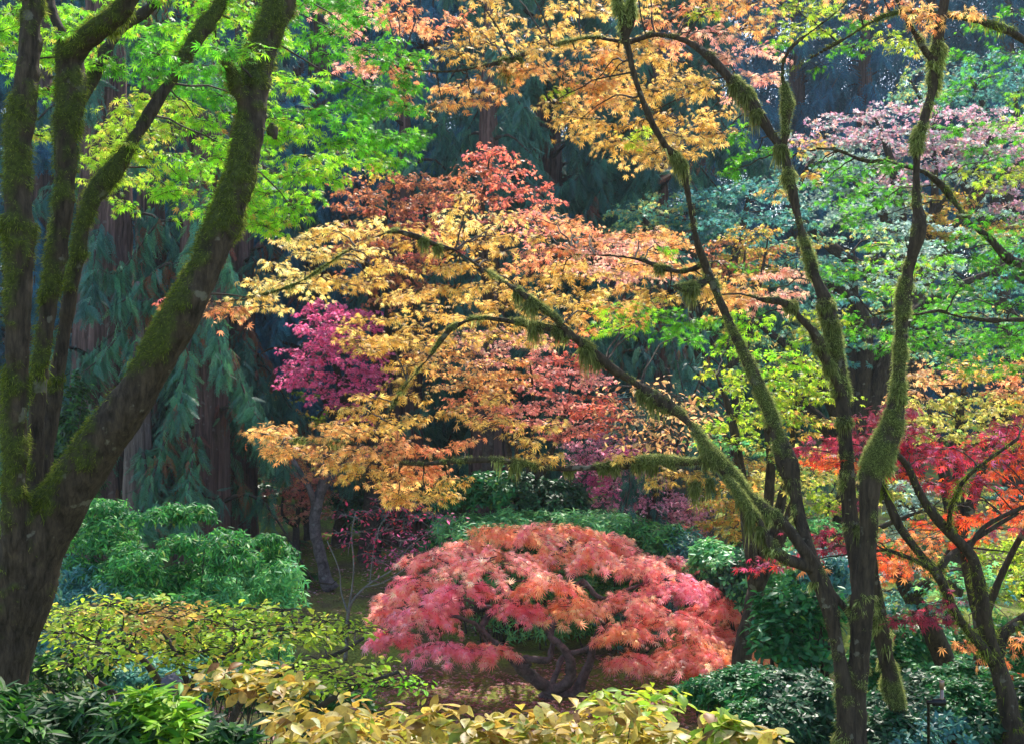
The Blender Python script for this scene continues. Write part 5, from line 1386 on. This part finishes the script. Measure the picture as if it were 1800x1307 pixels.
def stone(label, c, r, m, seed):
    import bmesh
    bm = bmesh.new()
    bmesh.ops.create_icosphere(bm, subdivisions=4, radius=1)
    me = bpy.data.meshes.new("stone")
    bm.to_mesh(me)
    bm.free()
    v = np.zeros(len(me.vertices) * 3)
    me.vertices.foreach_get('co', v)
    v = v.reshape(-1, 3)
    v = v * (1 + (fbm(v * 1.3 + seed, 3) - .5)[:, None] * 1.3) + (fbm(v * 4 + seed, 2) - .5)[:, None] * v * .15
    v = np.round(v * 2.6) / 2.6 * .4 + v * .6
    me.vertices.foreach_set('co', (v * np.asarray(r)).ravel())
    me.polygons.foreach_set('use_smooth', np.ones(len(me.polygons), bool))
    me.materials.append(m)
    o = bpy.data.objects.new("stone", me)
    COL.objects.link(o)
    o.location = c
    tag(o, label, "stone")


MST = stonemat("dark_stone", (.03, .028, .035), (.11, .10, .12))
MST2 = stonemat("pale_stone", (.10, .10, .11), (.24, .23, .25))
a = P(300, 1192, 4.6)
stone("dark grey stone half hidden under the yellow-green azalea", (a[0], a[1], a[2] - .02), (.036, .045, .036), MST, 3)
post_under = a
a = P(1755, 1275, 7.6)
stone("pale flat stone among the glossy leaves in the bottom right corner", (a[0], a[1], a[2] - .12), (.16, .2, .14), MST2, 8)


def fallen():
    mb = MB()
    pts = []
    for x0, x1, d0, d1, n in ((-3.2, 2.2, 10.2, 13.5, 9000), (-5, 0, 12.5, 20, 5000), (1, 5, 9, 13, 1500)):
        pts.append(np.stack([rng.uniform(x0, x1, n), rng.uniform(d0, d1, n)], 1))
    p = np.concatenate(pts)
    keep = fbm(np.hstack([p, p[:, :1] * 0]) * .9, 2) > .42
    p = p[keep]
    co = np.stack([p[:, 0], p[:, 1], ground_z(p[:, 0], p[:, 1])], 1)
    co[:, 2] += (fbm(co * 2.2, 3) - .5) * .16 + (fbm(co * 9, 2) - .5) * .05 + .025
    n = len(co)
    a = rng.uniform(0, 6.28, n)
    inst(mb, MAPLE5, co, np.stack([np.cos(a), np.sin(a), rng.normal(0, .15, n)], 1), nrm(UP + rng.normal(0, .22, (n, 3))), .034 * rng.uniform(.6, 1.3, n), colours('fallen', n))
    o = mb.build("fallen_leaves", M_SOFT)
    tag(o, "dusty pink fallen leaves scattered over the lawn beneath the trees", "fallen leaves", kind='stuff')


fallen()


def path_light():
    d = 6.2
    base = down_to_ground(1632, 1300, d)
    t = thing("path_light", "small black garden light on a thin bent post among glossy leaves", "light", base)
    m, nt_, b = mat("black_metal")
    tc = nt_.nodes.new("ShaderNodeTexCoord")
    n = nt_.nodes.new("ShaderNodeTexNoise")
    n.inputs['Scale'].default_value = 40
    nt_.links.new(tc.outputs['Object'], n.inputs['Vector'])
    r = ramp(nt_, n.outputs['Fac'], [(.3, (.006, .006, .007)), (.7, (.018, .018, .02))])
    nt_.links.new(r.outputs[0], b.inputs['Base Color'])
    b.inputs['Roughness'].default_value = .35
    b.inputs['Metallic'].default_value = .6
    m2, nt2, b2 = mat("copper_tube")
    n2 = nt2.nodes.new("ShaderNodeTexNoise")
    n2.inputs['Scale'].default_value = 60
    r2 = ramp(nt2, n2.outputs['Fac'], [(.3, (.16, .10, .08)), (.7, (.42, .30, .25))])
    nt2.links.new(r2.outputs[0], b2.inputs['Base Color'])
    b2.inputs['Metallic'].default_value = .8
    b2.inputs['Roughness'].default_value = .35
    top = P(1632, 1232, d)
    s = d / F

    def rows(*r_):
        return np.array([(*q, rr) for q, rr in r_])
    mb = MB()
    tube(mb, rows((base - UP * .1, 2.6 * s), (top - UP * 3 * s, 2.6 * s), (top + UP * 2 * s, 2.6 * s)), 12)
    mb.build("post", m, t)
    mb = MB()
    b0 = top - UP * .004
    X = np.array([1., 0, 0])
    tube(mb, rows((b0 - X * 3 * s, 3.2 * s), (b0 + X * 6 * s, 3.4 * s), (b0 + X * 7 * s, 6.2 * s), (b0 + X * 28 * s, 6.6 * s), (b0 + X * 30 * s, 5.4 * s)), 14)
    mb.build("arm", m, t)
    h = b0 + X * 23.5 * s
    mb = MB()
    tube(mb, rows((h + UP * 5 * s, 4 * s), (h + UP * 8 * s, 4 * s), (h + UP * 8.5 * s, 3.3 * s), (h + UP * 24 * s, 3.3 * s)), 14)
    lh = mb.build("lamp_tube", m2, t)
    mb = MB()
    tube(mb, rows((h + UP * 23 * s, 3.5 * s), (h + UP * 30 * s, 4.4 * s), (h + UP * 36 * s, 4.6 * s), (h + UP * 38.5 * s, 3.8 * s)), 14)
    mb.build("lamp_cap", m2, t)


path_light()


# ------------------------------------------------------------------ thin morning haze in the garden's air
def haze():
    x0, x1, y0, y1, z0, z1 = -64., 64., -32., 74., -1.6, 40.
    v = [(x, y, z) for x in (x0, x1) for y in (y0, y1) for z in (z0, z1)]
    mb = MB()
    mb.add(v, f4=[(0, 1, 3, 2), (4, 6, 7, 5), (0, 4, 5, 1), (2, 3, 7, 6), (0, 2, 6, 4), (1, 5, 7, 3)])
    m = bpy.data.materials.new("haze")
    m.use_nodes = True
    t = m.node_tree
    t.nodes.remove(t.nodes["Principled BSDF"])
    pv = t.nodes.new("ShaderNodeVolumePrincipled")
    pv.inputs['Color'].default_value = (.80, .90, 1.0, 1)
    pv.inputs['Density'].default_value = .0006
    pv.inputs['Anisotropy'].default_value = .2
    t.links.new(pv.outputs[0], t.nodes["Material Output"].inputs['Volume'])
    o = mb.build("haze", m)
    tag(o, "thin bluish haze hanging in the garden air", "haze", kind='stuff')


haze()
